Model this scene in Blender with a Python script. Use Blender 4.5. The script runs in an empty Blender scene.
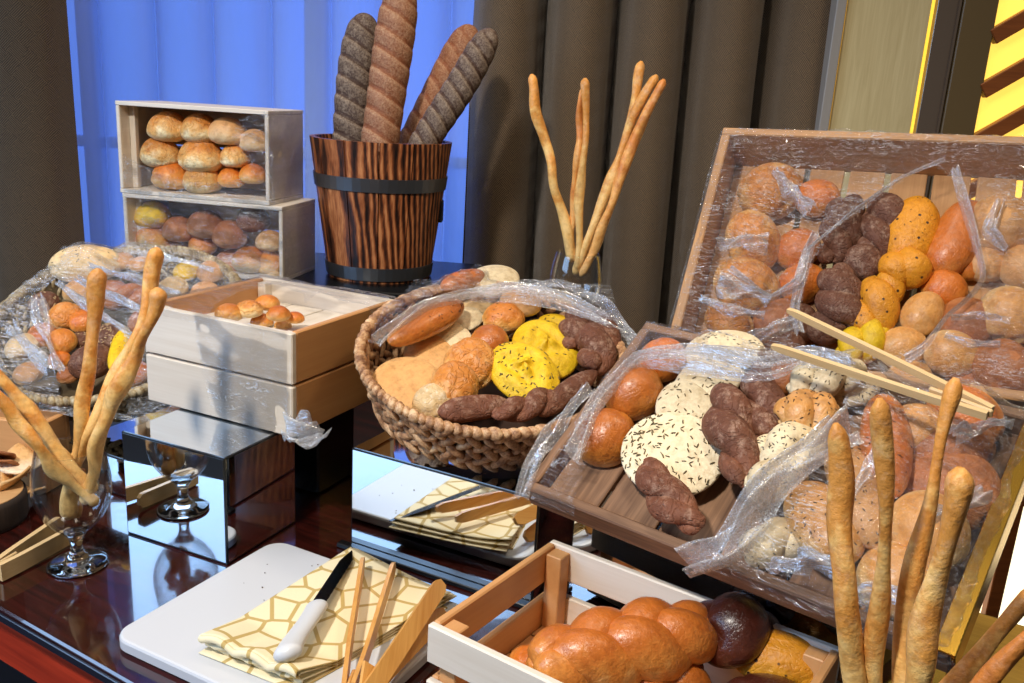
import bpy, math, random
import numpy as np
from mathutils import Matrix, Vector

scn = bpy.context.scene
COL = scn.collection
PI = math.pi

# ------------------------------------------------------------------ camera
FPX = 900.0
CAM_H = 0.55
TH = math.radians(15.5)
RL = math.radians(3.4)
fw = np.array([0, math.cos(TH), -math.sin(TH)])
r0 = np.array([1.0, 0, 0])
u0 = np.cross(r0, fw)
RV = math.cos(RL) * r0 + math.sin(RL) * u0
UV = -math.sin(RL) * r0 + math.cos(RL) * u0
CAMP = np.array([0, 0, CAM_H])


def ray(x, y):
    return fw + RV * (x - 512) / FPX - UV * (y - 341.5) / FPX


def on_z(x, y, z=0.0):
    d = ray(x, y)
    return CAMP + d * ((z - CAM_H) / d[2])


def on_y(x, y, yy):
    d = ray(x, y)
    return CAMP + d * (yy / d[1])


def on_plane(P, n, x, y):
    d = ray(x, y)
    return CAMP + d * (((np.array(P) - CAMP) @ n) / (d @ n))


def dist(p):
    return float((np.array(p) - CAMP) @ fw)


def unit(v):
    v = np.array(v, float)
    return v / np.linalg.norm(v)


class Frame:
    def __init__(s, O, ex, ey):
        s.O = np.array(O, float)
        s.ex = unit(ex)
        ey = np.array(ey, float)
        s.ey = unit(ey - s.ex * (ey @ s.ex))
        s.ez = np.cross(s.ex, s.ey)

    def pt(s, u, v, h=0.0):
        return s.O + s.ex * u + s.ey * v + s.ez * h

    def M(s):
        m = Matrix.Identity(4)
        for i in range(3):
            m[i][0], m[i][1], m[i][2], m[i][3] = s.ex[i], s.ey[i], s.ez[i], s.O[i]
        return m

    def hit(s, x, y, h=0.0):
        return on_plane(s.O + s.ez * h, s.ez, x, y)

    def uv(s, p):
        d = np.array(p) - s.O
        return float(d @ s.ex), float(d @ s.ey), float(d @ s.ez)

    def up(s, h):
        f = Frame(s.O, s.ex, s.ey)
        f.O = s.O + s.ez * h
        return f


def yaw_frame(O, deg):
    a = math.radians(deg)
    return Frame(O, (math.cos(a), math.sin(a), 0), (-math.sin(a), math.cos(a), 0))


# ------------------------------------------------------------------ mesh building
class MB:
    def __init__(s):
        s.v = []
        s.f = []
        s.n = 0

    def add(s, V, F):
        V = np.asarray(V, float).reshape(-1, 3)
        s.v.append(V)
        n = s.n
        s.f.extend([tuple(int(i) + n for i in f) for f in F])
        s.n += len(V)

    def box(s, lo, hi, bev=0.0, M=None):
        x0, y0, z0 = lo
        x1, y1, z1 = hi
        b = min(bev, abs(x1 - x0) * .45, abs(y1 - y0) * .45, abs(z1 - z0) * .45)
        if b <= 0:
            V = np.array([(x0, y0, z0), (x1, y0, z0), (x1, y1, z0), (x0, y1, z0), (x0, y0, z1), (x1, y0, z1), (x1, y1, z1), (x0, y1, z1)], float)
            F = [(0, 3, 2, 1), (4, 5, 6, 7), (0, 1, 5, 4), (1, 2, 6, 5), (2, 3, 7, 6), (3, 0, 4, 7)]
        else:
            V = []
            idx = {}
            for sx in (0, 1):
                for sy in (0, 1):
                    for sz in (0, 1):
                        c = ((x0, x1)[sx], (y0, y1)[sy], (z0, z1)[sz])
                        d = (1 - 2 * sx, 1 - 2 * sy, 1 - 2 * sz)
                        for ax in range(3):
                            p = [c[i] + d[i] * b for i in range(3)]
                            p[ax] = c[ax]
                            idx[(sx, sy, sz, ax)] = len(V)
                            V.append(p)
            V = np.array(V)
            F = []
            for ax in range(3):
                o = [i for i in range(3) if i != ax]
                for sd in (0, 1):
                    q = []
                    for (a, c) in ((0, 0), (1, 0), (1, 1), (0, 1)):
                        k = [0, 0, 0]
                        k[ax] = sd
                        k[o[0]] = a
                        k[o[1]] = c
                        q.append(idx[(k[0], k[1], k[2], ax)])
                    F.append(tuple(q))
                for a in (0, 1):
                    for c in (0, 1):
                        k0 = [0, 0, 0]
                        k0[o[0]] = a
                        k0[o[1]] = c
                        k1 = list(k0)
                        k1[ax] = 1
                        F.append((idx[(*k0, o[0])], idx[(*k1, o[0])], idx[(*k1, o[1])], idx[(*k0, o[1])]))
            for sx in (0, 1):
                for sy in (0, 1):
                    for sz in (0, 1):
                        F.append(tuple(idx[(sx, sy, sz, a)] for a in range(3)))
        if M is not None:
            V = np.array([M @ Vector(p) for p in V])
        s.add(V, F)

    def obox(s, p0, p1, w, t, up=(0, 0, 1), bev=0.001):
        """a bar from p0 to p1, w wide and t thick (t along up)"""
        p0 = np.array(p0, float)
        p1 = np.array(p1, float)
        L = np.linalg.norm(p1 - p0)
        ex = (p1 - p0) / L
        ez = np.array(up, float)
        ez = unit(ez - ex * (ez @ ex))
        ey = np.cross(ez, ex)
        f = Frame(p0, ex, ey)
        s.box((0, -w / 2, -t / 2), (L, w / 2, t / 2), bev, f.M())

    def grid(s, P, closed_u=False, closed_v=False, flip=False):
        nu, nv = P.shape[:2]
        F = []
        for i in range(nu if closed_u else nu - 1):
            for j in range(nv if closed_v else nv - 1):
                a = i * nv + j
                b = ((i + 1) % nu) * nv + j
                c = ((i + 1) % nu) * nv + (j + 1) % nv
                d = i * nv + (j + 1) % nv
                F.append((a, d, c, b) if flip else (a, b, c, d))
        s.add(P.reshape(-1, 3), F)

    def tube(s, pts, rad, seg=10, cap=True, sq=1.0):
        pts = np.asarray(pts, float)
        n = len(pts)
        rad = np.broadcast_to(np.asarray(rad, float), (n,)) if np.ndim(rad) < 2 else rad
        T = np.gradient(pts, axis=0)
        T /= np.linalg.norm(T, axis=1)[:, None] + 1e-12
        ref = np.array([0, 0, 1.0])
        if abs(T[:, 2]).mean() > .8:
            ref = np.array([0, 1.0, 0])
        A = np.cross(T, ref)
        A /= np.linalg.norm(A, axis=1)[:, None] + 1e-12
        B = np.cross(A, T)
        th = np.linspace(0, 2 * PI, seg, endpoint=False)
        if np.ndim(rad) == 1:
            rr = np.repeat(rad[:, None], seg, 1)
        else:
            rr = rad
        P = pts[:, None, :] + rr[..., None] * (np.cos(th)[None, :, None] * A[:, None, :] + sq * np.sin(th)[None, :, None] * B[:, None, :])
        base = s.n
        s.grid(P, closed_v=True)
        if cap:
            s.f.append(tuple(base + i for i in range(seg)))
            s.f.append(tuple(base + (n - 1) * seg + i for i in reversed(range(seg))))

    def lathe(s, prof, seg=40, c=(0, 0, 0)):
        prof = np.array(prof, float)
        th = np.linspace(0, 2 * PI, seg, endpoint=False)
        P = np.zeros((len(prof), seg, 3))
        P[..., 0] = prof[:, 0][:, None] * np.cos(th) + c[0]
        P[..., 1] = prof[:, 0][:, None] * np.sin(th) + c[1]
        P[..., 2] = prof[:, 1][:, None] + c[2]
        s.grid(P, closed_v=True, flip=True)

    def ell(s, c, ax, nu=8, nv=6):
        """ellipsoid, ax = three axis vectors"""
        th = np.linspace(0, 2 * PI, nu, endpoint=False)
        ph = np.linspace(-PI / 2, PI / 2, nv)
        P = np.zeros((nv, nu, 3))
        A, B, D = [np.array(a, float) for a in ax]
        for i, p in enumerate(ph):
            P[i] = np.array(c) + math.cos(p) * (np.cos(th)[:, None] * A + np.sin(th)[:, None] * B) + math.sin(p) * D
        s.grid(P, closed_v=True)

    def mesh(s, name):
        V = np.concatenate(s.v) if s.v else np.zeros((0, 3))
        m = bpy.data.meshes.new(name)
        m.from_pydata(V.tolist(), [], s.f)
        m.validate()
        m.update()
        return m

    def build(s, name, mat, parent=None, smooth=False, M=None, fix=True):
        m = s.mesh(name)
        if fix:
            import bmesh
            bm = bmesh.new()
            bm.from_mesh(m)
            bmesh.ops.recalc_face_normals(bm, faces=bm.faces)
            bm.to_mesh(m)
            bm.free()
        if smooth:
            m.polygons.foreach_set('use_smooth', [True] * len(m.polygons))
        if mat is not None:
            m.materials.append(mat)
        o = bpy.data.objects.new(name, m)
        COL.objects.link(o)
        if parent is not None:
            o.parent = parent
        if M is not None:
            o.matrix_world = M
        return o


def tag(o, label=None, cat=None, group=None, kind=None):
    if label: o['label'] = label
    if cat: o['category'] = cat
    if group: o['group'] = group
    if kind: o['kind'] = kind
    return o


def empty(name, M=None, label=None, cat=None, group=None):
    o = bpy.data.objects.new(name, None)
    o.empty_display_size = .02
    COL.objects.link(o)
    if M is not None:
        o.matrix_world = M
    return tag(o, label, cat, group)


class Nz:
    """smooth random field: a sum of sines"""
    def __init__(s, seed, n=14):
        r = np.random.RandomState(seed)
        k = r.normal(size=(n, 3))
        s.k = k / np.linalg.norm(k, axis=1)[:, None] * r.uniform(.6, 1.7, (n, 1))
        s.p = r.uniform(0, 2 * PI, n)
        s.n = n

    def __call__(s, P, fr=1.0):
        P = np.asarray(P, float)
        return np.sin((P * fr) @ s.k.T + s.p).sum(-1) / math.sqrt(s.n / 2)


# ------------------------------------------------------------------ materials
def nodes(name):
    m = bpy.data.materials.new(name)
    m.use_nodes = True
    nt = m.node_tree
    nt.nodes.clear()
    out = nt.nodes.new('ShaderNodeOutputMaterial')
    return m, nt, out


def N(nt, t, **kw):
    n = nt.nodes.new(t)
    for k, v in kw.items():
        if k in n.inputs:
            n.inputs[k].default_value = v
        else:
            setattr(n, k, v)
    return n


def L(nt, a, b):
    nt.links.new(a, b)


def lin(c):
    """sRGB 0-255 to linear rgba"""
    r = []
    for v in c:
        v = v / 255
        r.append(v / 12.92 if v <= .04045 else ((v + .055) / 1.055) ** 2.4)
    return (*r, 1)


def ramp(nt, fac, stops):
    n = nt.nodes.new('ShaderNodeValToRGB')
    e = n.color_ramp.elements
    while len(e) < len(stops):
        e.new(.5)
    for q, (p, c) in zip(e, stops):
        q.position = p
        q.color = c if len(c) == 4 else (*c, 1)
    L(nt, fac, n.inputs[0])
    return n.outputs[0]


def mixc(nt, fac, a, b, mode='MIX'):
    n = nt.nodes.new('ShaderNodeMix')
    n.data_type = 'RGBA'
    n.blend_type = mode
    for s, v in ((n.inputs[0], fac), (n.inputs[6], a), (n.inputs[7], b)):
        if hasattr(v, 'is_linked'):
            L(nt, v, s)
        else:
            s.default_value = v
    return n.outputs[2]


def math_(nt, op, a, b=None, clamp=False):
    n = nt.nodes.new('ShaderNodeMath')
    n.operation = op
    n.use_clamp = clamp
    for s, v in zip(n.inputs, (a, b)):
        if v is None: continue
        if hasattr(v, 'is_linked'):
            L(nt, v, s)
        else:
            s.default_value = v
    return n.outputs[0]


def tex_noise(nt, vec, scale, detail=3, rough=.55, dist_=0.0):
    n = nt.nodes.new('ShaderNodeTexNoise')
    n.inputs['Scale'].default_value = scale
    n.inputs['Detail'].default_value = detail
    n.inputs['Roughness'].default_value = rough
    n.inputs['Distortion'].default_value = dist_
    L(nt, vec, n.inputs['Vector'])
    return n.outputs['Fac']


def mapping(nt, vec, scale=(1, 1, 1), rot=(0, 0, 0)):
    n = nt.nodes.new('ShaderNodeMapping')
    n.inputs['Scale'].default_value = scale
    n.inputs['Rotation'].default_value = rot
    L(nt, vec, n.inputs['Vector'])
    return n.outputs[0]


def bump(nt, h, strength=.3, d=.002, normal=None):
    n = nt.nodes.new('ShaderNodeBump')
    n.inputs['Strength'].default_value = strength
    n.inputs['Distance'].default_value = d
    L(nt, h, n.inputs['Height'])
    if normal is not None:
        L(nt, normal, n.inputs['Normal'])
    return n.outputs[0]


def plain(name, col, rough=.5, metal=0.0, emit=None, es=1.0, coat=0.0, spec=.5):
    m, nt, out = nodes(name)
    b = N(nt, 'ShaderNodeBsdfPrincipled')
    b.inputs['Base Color'].default_value = lin(col)
    b.inputs['Roughness'].default_value = rough
    b.inputs['Metallic'].default_value = metal
    b.inputs['Coat Weight'].default_value = coat
    b.inputs['Specular IOR Level'].default_value = spec
    if emit:
        b.inputs['Emission Color'].default_value = lin(emit)
        b.inputs['Emission Strength'].default_value = es
    L(nt, b.outputs[0], out.inputs[0])
    return m


def crust(name, top, side, under=None, rough=.42, flour=0.0, mottle=.5, crack=.35, coat=0.0, specks=None, fine=1.0, flourcol=(235, 222, 200), ridge=0.0):
    """baked crust: darker where the top browned, paler at the waist"""
    m, nt, out = nodes(name)
    b = N(nt, 'ShaderNodeBsdfPrincipled')
    tc = N(nt, 'ShaderNodeTexCoord')
    oi = N(nt, 'ShaderNodeObjectInfo')
    sep = N(nt, 'ShaderNodeSeparateXYZ')
    L(nt, tc.outputs['Generated'], sep.inputs[0])
    off = N(nt, 'ShaderNodeVectorMath')
    off.operation = 'ADD'
    L(nt, tc.outputs['Object'], off.inputs[0])
    sc = N(nt, 'ShaderNodeVectorMath')
    sc.operation = 'SCALE'
    cmb = N(nt, 'ShaderNodeCombineXYZ')
    L(nt, oi.outputs['Random'], cmb.inputs[0])
    L(nt, oi.outputs['Random'], cmb.inputs[1])
    L(nt, cmb.outputs[0], sc.inputs[0])
    sc.inputs['Scale'].default_value = 7.0
    L(nt, sc.outputs[0], off.inputs[1])
    P = off.outputs[0]
    n1 = tex_noise(nt, P, 38, 4, .6)
    n2 = tex_noise(nt, P, 240 * fine, 3, .6)
    z = math_(nt, 'ADD', sep.outputs[2], math_(nt, 'MULTIPLY', math_(nt, 'SUBTRACT', n1, .5), mottle * 1.6))
    under = under or tuple(min(255, int(c * .5 + 122)) for c in side)
    col = ramp(nt, z, [(0.16, lin(under)), (.46, lin(side)), (.82, lin(top))])
    v = math_(nt, 'ADD', .80, math_(nt, 'MULTIPLY', n2, .38))
    col = mixc(nt, 1.0, col, v, 'MULTIPLY')
    nm = tex_noise(nt, P, 95, 5, .65)
    v2 = ramp(nt, nm, [(.32, (.70, .62, .52)), (.52, (1, 1, 1)), (.72, (1.08, 1.06, 1.0))])
    col = mixc(nt, .75, col, v2, 'MULTIPLY')
    rv = math_(nt, 'ADD', .86, math_(nt, 'MULTIPLY', oi.outputs['Random'], .26))
    col = mixc(nt, 1.0, col, rv, 'MULTIPLY')
    if specks:
        vo = N(nt, 'ShaderNodeTexVoronoi')
        vo.inputs['Scale'].default_value = specks[0]
        L(nt, P, vo.inputs['Vector'])
        k = ramp(nt, vo.outputs['Distance'], [(specks[1] * .7, (1, 1, 1)), (specks[1], (0, 0, 0))])
        col = mixc(nt, k, col, lin(specks[2]))
    if flour:
        n3 = tex_noise(nt, P, 80, 6, .78)
        k = math_(nt, 'MULTIPLY', ramp(nt, n3, [(.5, (0, 0, 0)), (.72, (1, 1, 1))]), ramp(nt, sep.outputs[2], [(.35, (0, 0, 0)), (.8, (1, 1, 1))]))
        k = math_(nt, 'MULTIPLY', k, flour, True)
        col = mixc(nt, k, col, lin(flourcol))
    if ridge:
        ge = N(nt, 'ShaderNodeNewGeometry')
        k = ramp(nt, math_(nt, 'ADD', ge.outputs['Pointiness'], math_(nt, 'MULTIPLY', math_(nt, 'SUBTRACT', n2, .5), .12)), [(.50, (0, 0, 0)), (.56, (1, 1, 1))])
        col = mixc(nt, math_(nt, 'MULTIPLY', k, ridge), col, lin(flourcol))
        k2 = ramp(nt, ge.outputs['Pointiness'], [(.44, (1, 1, 1)), (.49, (0, 0, 0))])
        col = mixc(nt, math_(nt, 'MULTIPLY', k2, .6), col, lin(tuple(int(c * .55) for c in side)))
    L(nt, col, b.inputs['Base Color'])
    b.inputs['Roughness'].default_value = rough
    b.inputs['Coat Weight'].default_value = coat
    b.inputs['Coat Roughness'].default_value = .25
    b.inputs['Subsurface Weight'].default_value = 0.0
    w = tex_noise(nt, P, 60, 2, .5, 1.5)
    wr = math_(nt, 'ABSOLUTE', math_(nt, 'SUBTRACT', w, .5))
    wr = ramp(nt, wr, [(0, (0, 0, 0)), (.055, (1, 1, 1))])
    b1 = bump(nt, wr, crack * .6, .0016)
    b15 = bump(nt, nm, .5, .0016, b1)
    b2 = bump(nt, n2, .75, .0012, b15)
    L(nt, b2, b.inputs['Normal'])
    L(nt, b.outputs[0], out.inputs[0])
    return m


def wood(name, light, dark, axis='X', scale=1.0, rough=.55, contrast=1.0, coat=0.0, knots=False, wash=None):
    m, nt, out = nodes(name)
    b = N(nt, 'ShaderNodeBsdfPrincipled')
    tc = N(nt, 'ShaderNodeTexCoord')
    oi = N(nt, 'ShaderNodeObjectInfo')
    off = N(nt, 'ShaderNodeVectorMath')
    off.operation = 'ADD'
    L(nt, tc.outputs['Object'], off.inputs[0])
    cmb = N(nt, 'ShaderNodeCombineXYZ')
    for i in range(3):
        L(nt, math_(nt, 'MULTIPLY', oi.outputs['Random'], 3.0), cmb.inputs[i])
    L(nt, cmb.outputs[0], off.inputs[1])
    s = [14 * scale] * 3
    s['XYZ'.index(axis)] = 1.1 * scale
    P = mapping(nt, off.outputs[0], tuple(s))
    n1 = tex_noise(nt, P, 3.0, 4, .6, .8)
    s2 = [90 * scale] * 3
    s2['XYZ'.index(axis)] = 3 * scale
    P2 = mapping(nt, off.outputs[0], tuple(s2))
    n2 = tex_noise(nt, P2, 3.5, 2, .5)
    f = math_(nt, 'ADD', math_(nt, 'MULTIPLY', n1, .7), math_(nt, 'MULTIPLY', n2, .3))
    h = .17 / contrast
    col = ramp(nt, f, [(.5 - h, lin(dark)), (.5 + h, lin(light))])
    if wash:
        n3 = tex_noise(nt, off.outputs[0], 25, 3, .6)
        col = mixc(nt, ramp(nt, n3, [(.42, (0, 0, 0)), (.7, (.8, .8, .8))]), col, lin(wash))
    L(nt, col, b.inputs['Base Color'])
    b.inputs['Roughness'].default_value = rough
    b.inputs['Coat Weight'].default_value = coat
    L(nt, bump(nt, f, .25, .001), b.inputs['Normal'])
    L(nt, b.outputs[0], out.inputs[0])
    return m


def film_mat(name, rot=0.0, haze=.12, crease=.45, stretch=7.0, sc=22.0, base=.02, tint=(.93, .95, 1.0), bmp=.55, veil=None):
    """thin cling film: clear, glossy, with crumpled creases that catch the light"""
    m, nt, out = nodes(name)
    tc = N(nt, 'ShaderNodeTexCoord')
    P = mapping(nt, tc.outputs['Object'], (1.0, stretch, stretch * .8), (0, 0, rot))
    n1 = tex_noise(nt, P, sc, 3, .6, 1.2)
    n2 = tex_noise(nt, mapping(nt, tc.outputs['Object'], (1, 1.6, 1.3)), sc * 4.2, 3, .65, .8)
    rid = math_(nt, 'ABSOLUTE', math_(nt, 'SUBTRACT', n1, .5))
    cr = ramp(nt, rid, [(0.0, (1, 1, 1)), (.022, (0, 0, 0))])
    big = ramp(nt, tex_noise(nt, tc.outputs['Object'], 13, 2), [(.42, (0, 0, 0)), (.62, (1, 1, 1))])
    cr = math_(nt, 'MULTIPLY', cr, math_(nt, 'ADD', .25, math_(nt, 'MULTIPLY', big, .75)))
    rid2 = math_(nt, 'ABSOLUTE', math_(nt, 'SUBTRACT', n2, .5))
    hgt = math_(nt, 'ADD', math_(nt, 'MULTIPLY', ramp(nt, rid, [(0.0, (1, 1, 1)), (.10, (0, 0, 0))]), .8), math_(nt, 'MULTIPLY', ramp(nt, rid2, [(0.0, (1, 1, 1)), (.12, (0, 0, 0))]), .3))
    nb = bump(nt, hgt, bmp, .004)
    fr = N(nt, 'ShaderNodeFresnel')
    fr.inputs['IOR'].default_value = 1.5
    fac = math_(nt, 'ADD', math_(nt, 'ADD', math_(nt, 'MULTIPLY', fr.outputs[0], .5), base), math_(nt, 'MULTIPLY', cr, crease * .35), True)
    tr = N(nt, 'ShaderNodeBsdfTransparent')
    tr.inputs[0].default_value = (.985, .985, .99, 1)
    gl = N(nt, 'ShaderNodeBsdfGlossy')
    gl.inputs['Color'].default_value = (*tint, 1)
    gl.inputs['Roughness'].default_value = .09
    L(nt, nb, gl.inputs['Normal'])
    df = N(nt, 'ShaderNodeBsdfDiffuse')
    df.inputs['Color'].default_value = (.9, .92, .96, 1)
    m1 = N(nt, 'ShaderNodeMixShader')
    L(nt, fac, m1.inputs[0])
    L(nt, tr.outputs[0], m1.inputs[1])
    L(nt, gl.outputs[0], m1.inputs[2])
    m2 = N(nt, 'ShaderNodeMixShader')
    hz = math_(nt, 'ADD', haze * .03 if veil is None else veil, math_(nt, 'MULTIPLY', cr, haze), True)
    L(nt, hz, m2.inputs[0])
    L(nt, m1.outputs[0], m2.inputs[1])
    L(nt, df.outputs[0], m2.inputs[2])
    L(nt, m2.outputs[0], out.inputs[0])
    return m


def glass_mat(name):
    m, nt, out = nodes(name)
    b = N(nt, 'ShaderNodeBsdfPrincipled')
    b.inputs['Base Color'].default_value = (.97, .99, 1, 1)
    b.inputs['Transmission Weight'].default_value = 1.0
    b.inputs['Roughness'].default_value = 0.0
    b.inputs['IOR'].default_value = 1.45
    L(nt, b.outputs[0], out.inputs[0])
    return m


def thin_glass_mat(name):
    """thin-walled bowl glass: clear, with Fresnel reflections and darker, bluer edges"""
    m, nt, out = nodes(name)
    tr = N(nt, 'ShaderNodeBsdfTransparent')
    lw = N(nt, 'ShaderNodeLayerWeight')
    lw.inputs[0].default_value = .25
    L(nt, ramp(nt, lw.outputs['Facing'], [(.55, (.975, .985, .99)), (.97, (.34, .40, .46))]), tr.inputs[0])
    gl = N(nt, 'ShaderNodeBsdfGlossy')
    gl.inputs['Roughness'].default_value = .01
    lw2 = N(nt, 'ShaderNodeLayerWeight')
    lw2.inputs[0].default_value = .5
    fc = math_(nt, 'ADD', .045, math_(nt, 'MULTIPLY', math_(nt, 'POWER', lw2.outputs['Facing'], 2.5), .8), True)
    mx = N(nt, 'ShaderNodeMixShader')
    L(nt, fc, mx.inputs[0])
    L(nt, tr.outputs[0], mx.inputs[1])
    L(nt, gl.outputs[0], mx.inputs[2])
    L(nt, mx.outputs[0], out.inputs[0])
    return m


def mirror_mat(name, tint=(.88, .92, .95), smudge=True):
    m, nt, out = nodes(name)
    b = N(nt, 'ShaderNodeBsdfPrincipled')
    b.inputs['Base Color'].default_value = (*tint, 1)
    b.inputs['Metallic'].default_value = 1.0
    tc = N(nt, 'ShaderNodeTexCoord')
    n = tex_noise(nt, tc.outputs['Object'], 45, 4, .6)
    L(nt, ramp(nt, n, [(.45, (.012, .012, .012)), (.8, (.10, .10, .10))]), b.inputs['Roughness'])
    L(nt, b.outputs[0], out.inputs[0])
    return m
# ------------------------------------------------------------------ bread shapes (local: z up, base near z = 0)
def dirs(nu, nv):
    th = np.linspace(0, 2 * PI, nu, endpoint=False)
    ph = np.linspace(-PI / 2, PI / 2, nv)
    D = np.zeros((nv, nu, 3))
    D[..., 0] = np.cos(ph)[:, None] * np.cos(th)
    D[..., 1] = np.cos(ph)[:, None] * np.sin(th)
    D[..., 2] = np.sin(ph)[:, None]
    return D


def shape_bun(rx, ry, rz, seed=0, lump=.06, crease=.10, pinch=0.0, sq=1.0, low=.55, nu=40, nv=26):
    D = dirs(nu, nv)
    nz = Nz(seed)
    nz2 = Nz(seed + 77)
    n = nz(D, 1.6)
    c = np.abs(nz2(D, 2.6))
    r = 1 + lump * n * .5 - crease * np.clip(1 - c / .35, 0, 1) ** 1.5 * (.35 + .65 * np.clip(1.1 - np.abs(D[..., 2]) * .9, 0, 1))
    if pinch:
        th = np.arctan2(D[..., 1], D[..., 0])
        r -= pinch * (.5 + .5 * np.cos(th * 5 + n)) * np.clip(1 - np.abs(D[..., 2] - .1) * 1.3, 0, 1)
    E = D.copy()
    if sq != 1:
        E = np.sign(D) * np.abs(D) ** sq
    P = E * r[..., None]
    z = P[..., 2]
    z = np.where(z < 0, z * low, z)
    zmin = -low * .82
    z = np.maximum(z, zmin) - zmin
    P = np.stack([P[..., 0] * rx, P[..., 1] * ry, z * rz], -1)
    mb = MB()
    mb.grid(P, closed_v=True)
    return mb


def shape_flat(rx, ry, h, seed=0, dim=.12, puff=.25, nu=56, nv=34, ring=0.0):
    """round flat bread: thick soft rim, gently dimpled face"""
    D = dirs(nu, nv)
    nz = Nz(seed)
    rr = np.sqrt(D[..., 0] ** 2 + D[..., 1] ** 2)
    e = np.sign(D[..., 2]) * np.abs(D[..., 2]) ** .75
    n = nz(D * np.array([1, 1, .2]), 1.5)
    P = np.stack([D[..., 0] * rx * (1 + .05 * nz(D, .9)), D[..., 1] * ry * (1 + .05 * nz(D, .9)), e * h * .5], -1)
    ctr = np.clip(1 - rr, 0, 1)
    P[..., 2] += np.where(D[..., 2] > 0, h * (puff * np.clip(1 - rr ** 2, 0, 1) + dim * n * np.clip(1.15 - rr, 0, 1)), 0)
    if ring:
        th = np.arctan2(D[..., 1], D[..., 0])
        P[..., 2] += np.where(D[..., 2] > 0, h * ring * np.cos(rr * 8.5 + .9 * np.sin(th * 3 + seed)) * np.clip(1.1 - rr, 0, 1) * 1.3, 0)
    P[..., 2] += h * .5
    mb = MB()
    mb.grid(P, closed_v=True)
    return mb


def shape_twist(length, r, seed=0, turns=2.0, depth=.22, bend=0.0, lobes=2, taper=.55, flatz=.85, n=64, seg=28, knob=0.0, wob=.1):
    """long roll with a spiral groove"""
    s = np.linspace(0, 1, n)
    sd = (1 - np.cos(PI * s)) / 2 * .35 + s * .65
    nz = Nz(seed)
    x = (sd - .5) * length
    y = bend * length * (1 - (2 * sd - 1) ** 2) + wob * r * nz(np.stack([s * 5, s * 0, s * 0], -1))
    env = np.sqrt(np.clip(1 - np.abs(2 * s - 1) ** 3.2, 0, 1)) * (taper + (1 - taper) * np.sin(PI * np.clip(s, 0, 1)) ** .8)
    if knob:
        env *= 1 + knob * np.sin(s * PI * 2 * 1.5 + seed)
    th = np.linspace(0, 2 * PI, seg, endpoint=False)
    ph = th[None, :] * lobes / 1.0 - s[:, None] * turns * 2 * PI
    g = np.abs(np.sin(ph / 2)) ** .55
    R = r * env[:, None] * (1 - depth + depth * g)
    P3 = np.stack([np.repeat(s[:, None] * 6, seg, 1), np.cos(th)[None] + 0 * R, np.sin(th)[None] + 0 * R], -1)
    R = R * (1 + .07 * nz(P3, 1.0))
    pts = np.stack([x, y, np.full(n, r * flatz)], -1)
    mb = MB()
    mb.tube(pts, R, seg, True, flatz)
    return mb


def shape_twine(length, r, seed=0, turns=1.2, taper=.6, flatz=.85, bend=0.0, n=72, seg=18, fat=.66):
    """two strands of dough wound round each other"""
    mb = MB()
    s = np.linspace(0, 1, n)
    env = np.clip(1 - np.abs(2 * s - 1) ** 2.8, 0, 1) ** .5
    env = env * (taper + (1 - taper) * np.sin(PI * s) ** .7)
    nz = Nz(seed)
    for k in range(2):
        t = s * turns * 2 * PI + k * PI + seed
        off = r * (1 - fat) * 1.15
        x = (s - .5) * (length - r * .5) + .12 * r * nz(np.stack([s * 5, s * 0 + k, s * 0], -1))
        y = off * np.sin(t) * env + bend * length * (1 - (2 * s - 1) ** 2)
        z = r * flatz + off * np.cos(t) * env * flatz
        R = r * fat * (.25 + .8 * env) * (1 + .10 * nz(np.stack([s * 8, s * 0 + k * 3, s * 0], -1)))
        e = np.minimum(s, 1 - s)
        R = np.where(e < .05, R * np.sqrt(np.clip(e / .05, .03, 1)), R)
        th = np.linspace(0, 2 * PI, seg, endpoint=False)
        P3 = np.stack([np.repeat(s[:, None] * 9, seg, 1), np.cos(th)[None] + 0 * s[:, None] + k * 5, np.sin(th)[None] + 0 * s[:, None]], -1)
        mb.tube(np.stack([x, y, z], -1), R[:, None] * (1 + .07 * nz(P3, 1.3)), seg, True, flatz)
    return mb


def shape_loaf(length, r, seed=0, flatz=.8, cuts=0, cutd=.12, bend=0.0, power=2.6, n=70, seg=28, slant=1.0, lump=.05, tipt=.0):
    """smooth long loaf, optional slashes on the upper side"""
    s = np.linspace(0, 1, n)
    sd = (1 - np.cos(PI * s)) / 2 * .4 + s * .6
    nz = Nz(seed)
    x = (sd - .5) * length
    y = bend * length * (1 - (2 * sd - 1) ** 2)
    env = np.clip(1 - np.abs(2 * sd - 1) ** power, 0, 1) ** .5
    if tipt:
        env *= 1 - tipt * sd
    th = np.linspace(0, 2 * PI, seg, endpoint=False)
    R = r * np.repeat(env[:, None], seg, 1)
    if cuts:
        ph = sd[:, None] * cuts + (np.cos(th)[None, :]) * .28 * slant
        fr = ph - np.floor(ph)
        saw = np.where(fr < .22, 1 - fr / .22, np.clip((fr - .22) / .5, 0, 1) ** .6)
        upm = np.clip(np.sin(th)[None, :] * 1.4 + .25, 0, 1)
        R = R * (1 - cutd * (1 - saw) * upm * np.clip(env[:, None] * 1.5 - .5, 0, 1) + cutd * .35 * upm)
    P3 = np.stack([np.repeat(sd[:, None] * 7, seg, 1), np.cos(th)[None] + 0 * R, np.sin(th)[None] + 0 * R], -1)
    R = R * (1 + lump * nz(P3, 1.1))
    mb = MB()
    mb.tube(np.stack([x, y, np.full(n, r * flatz)], -1), R, seg, True, flatz)
    return mb


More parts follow.
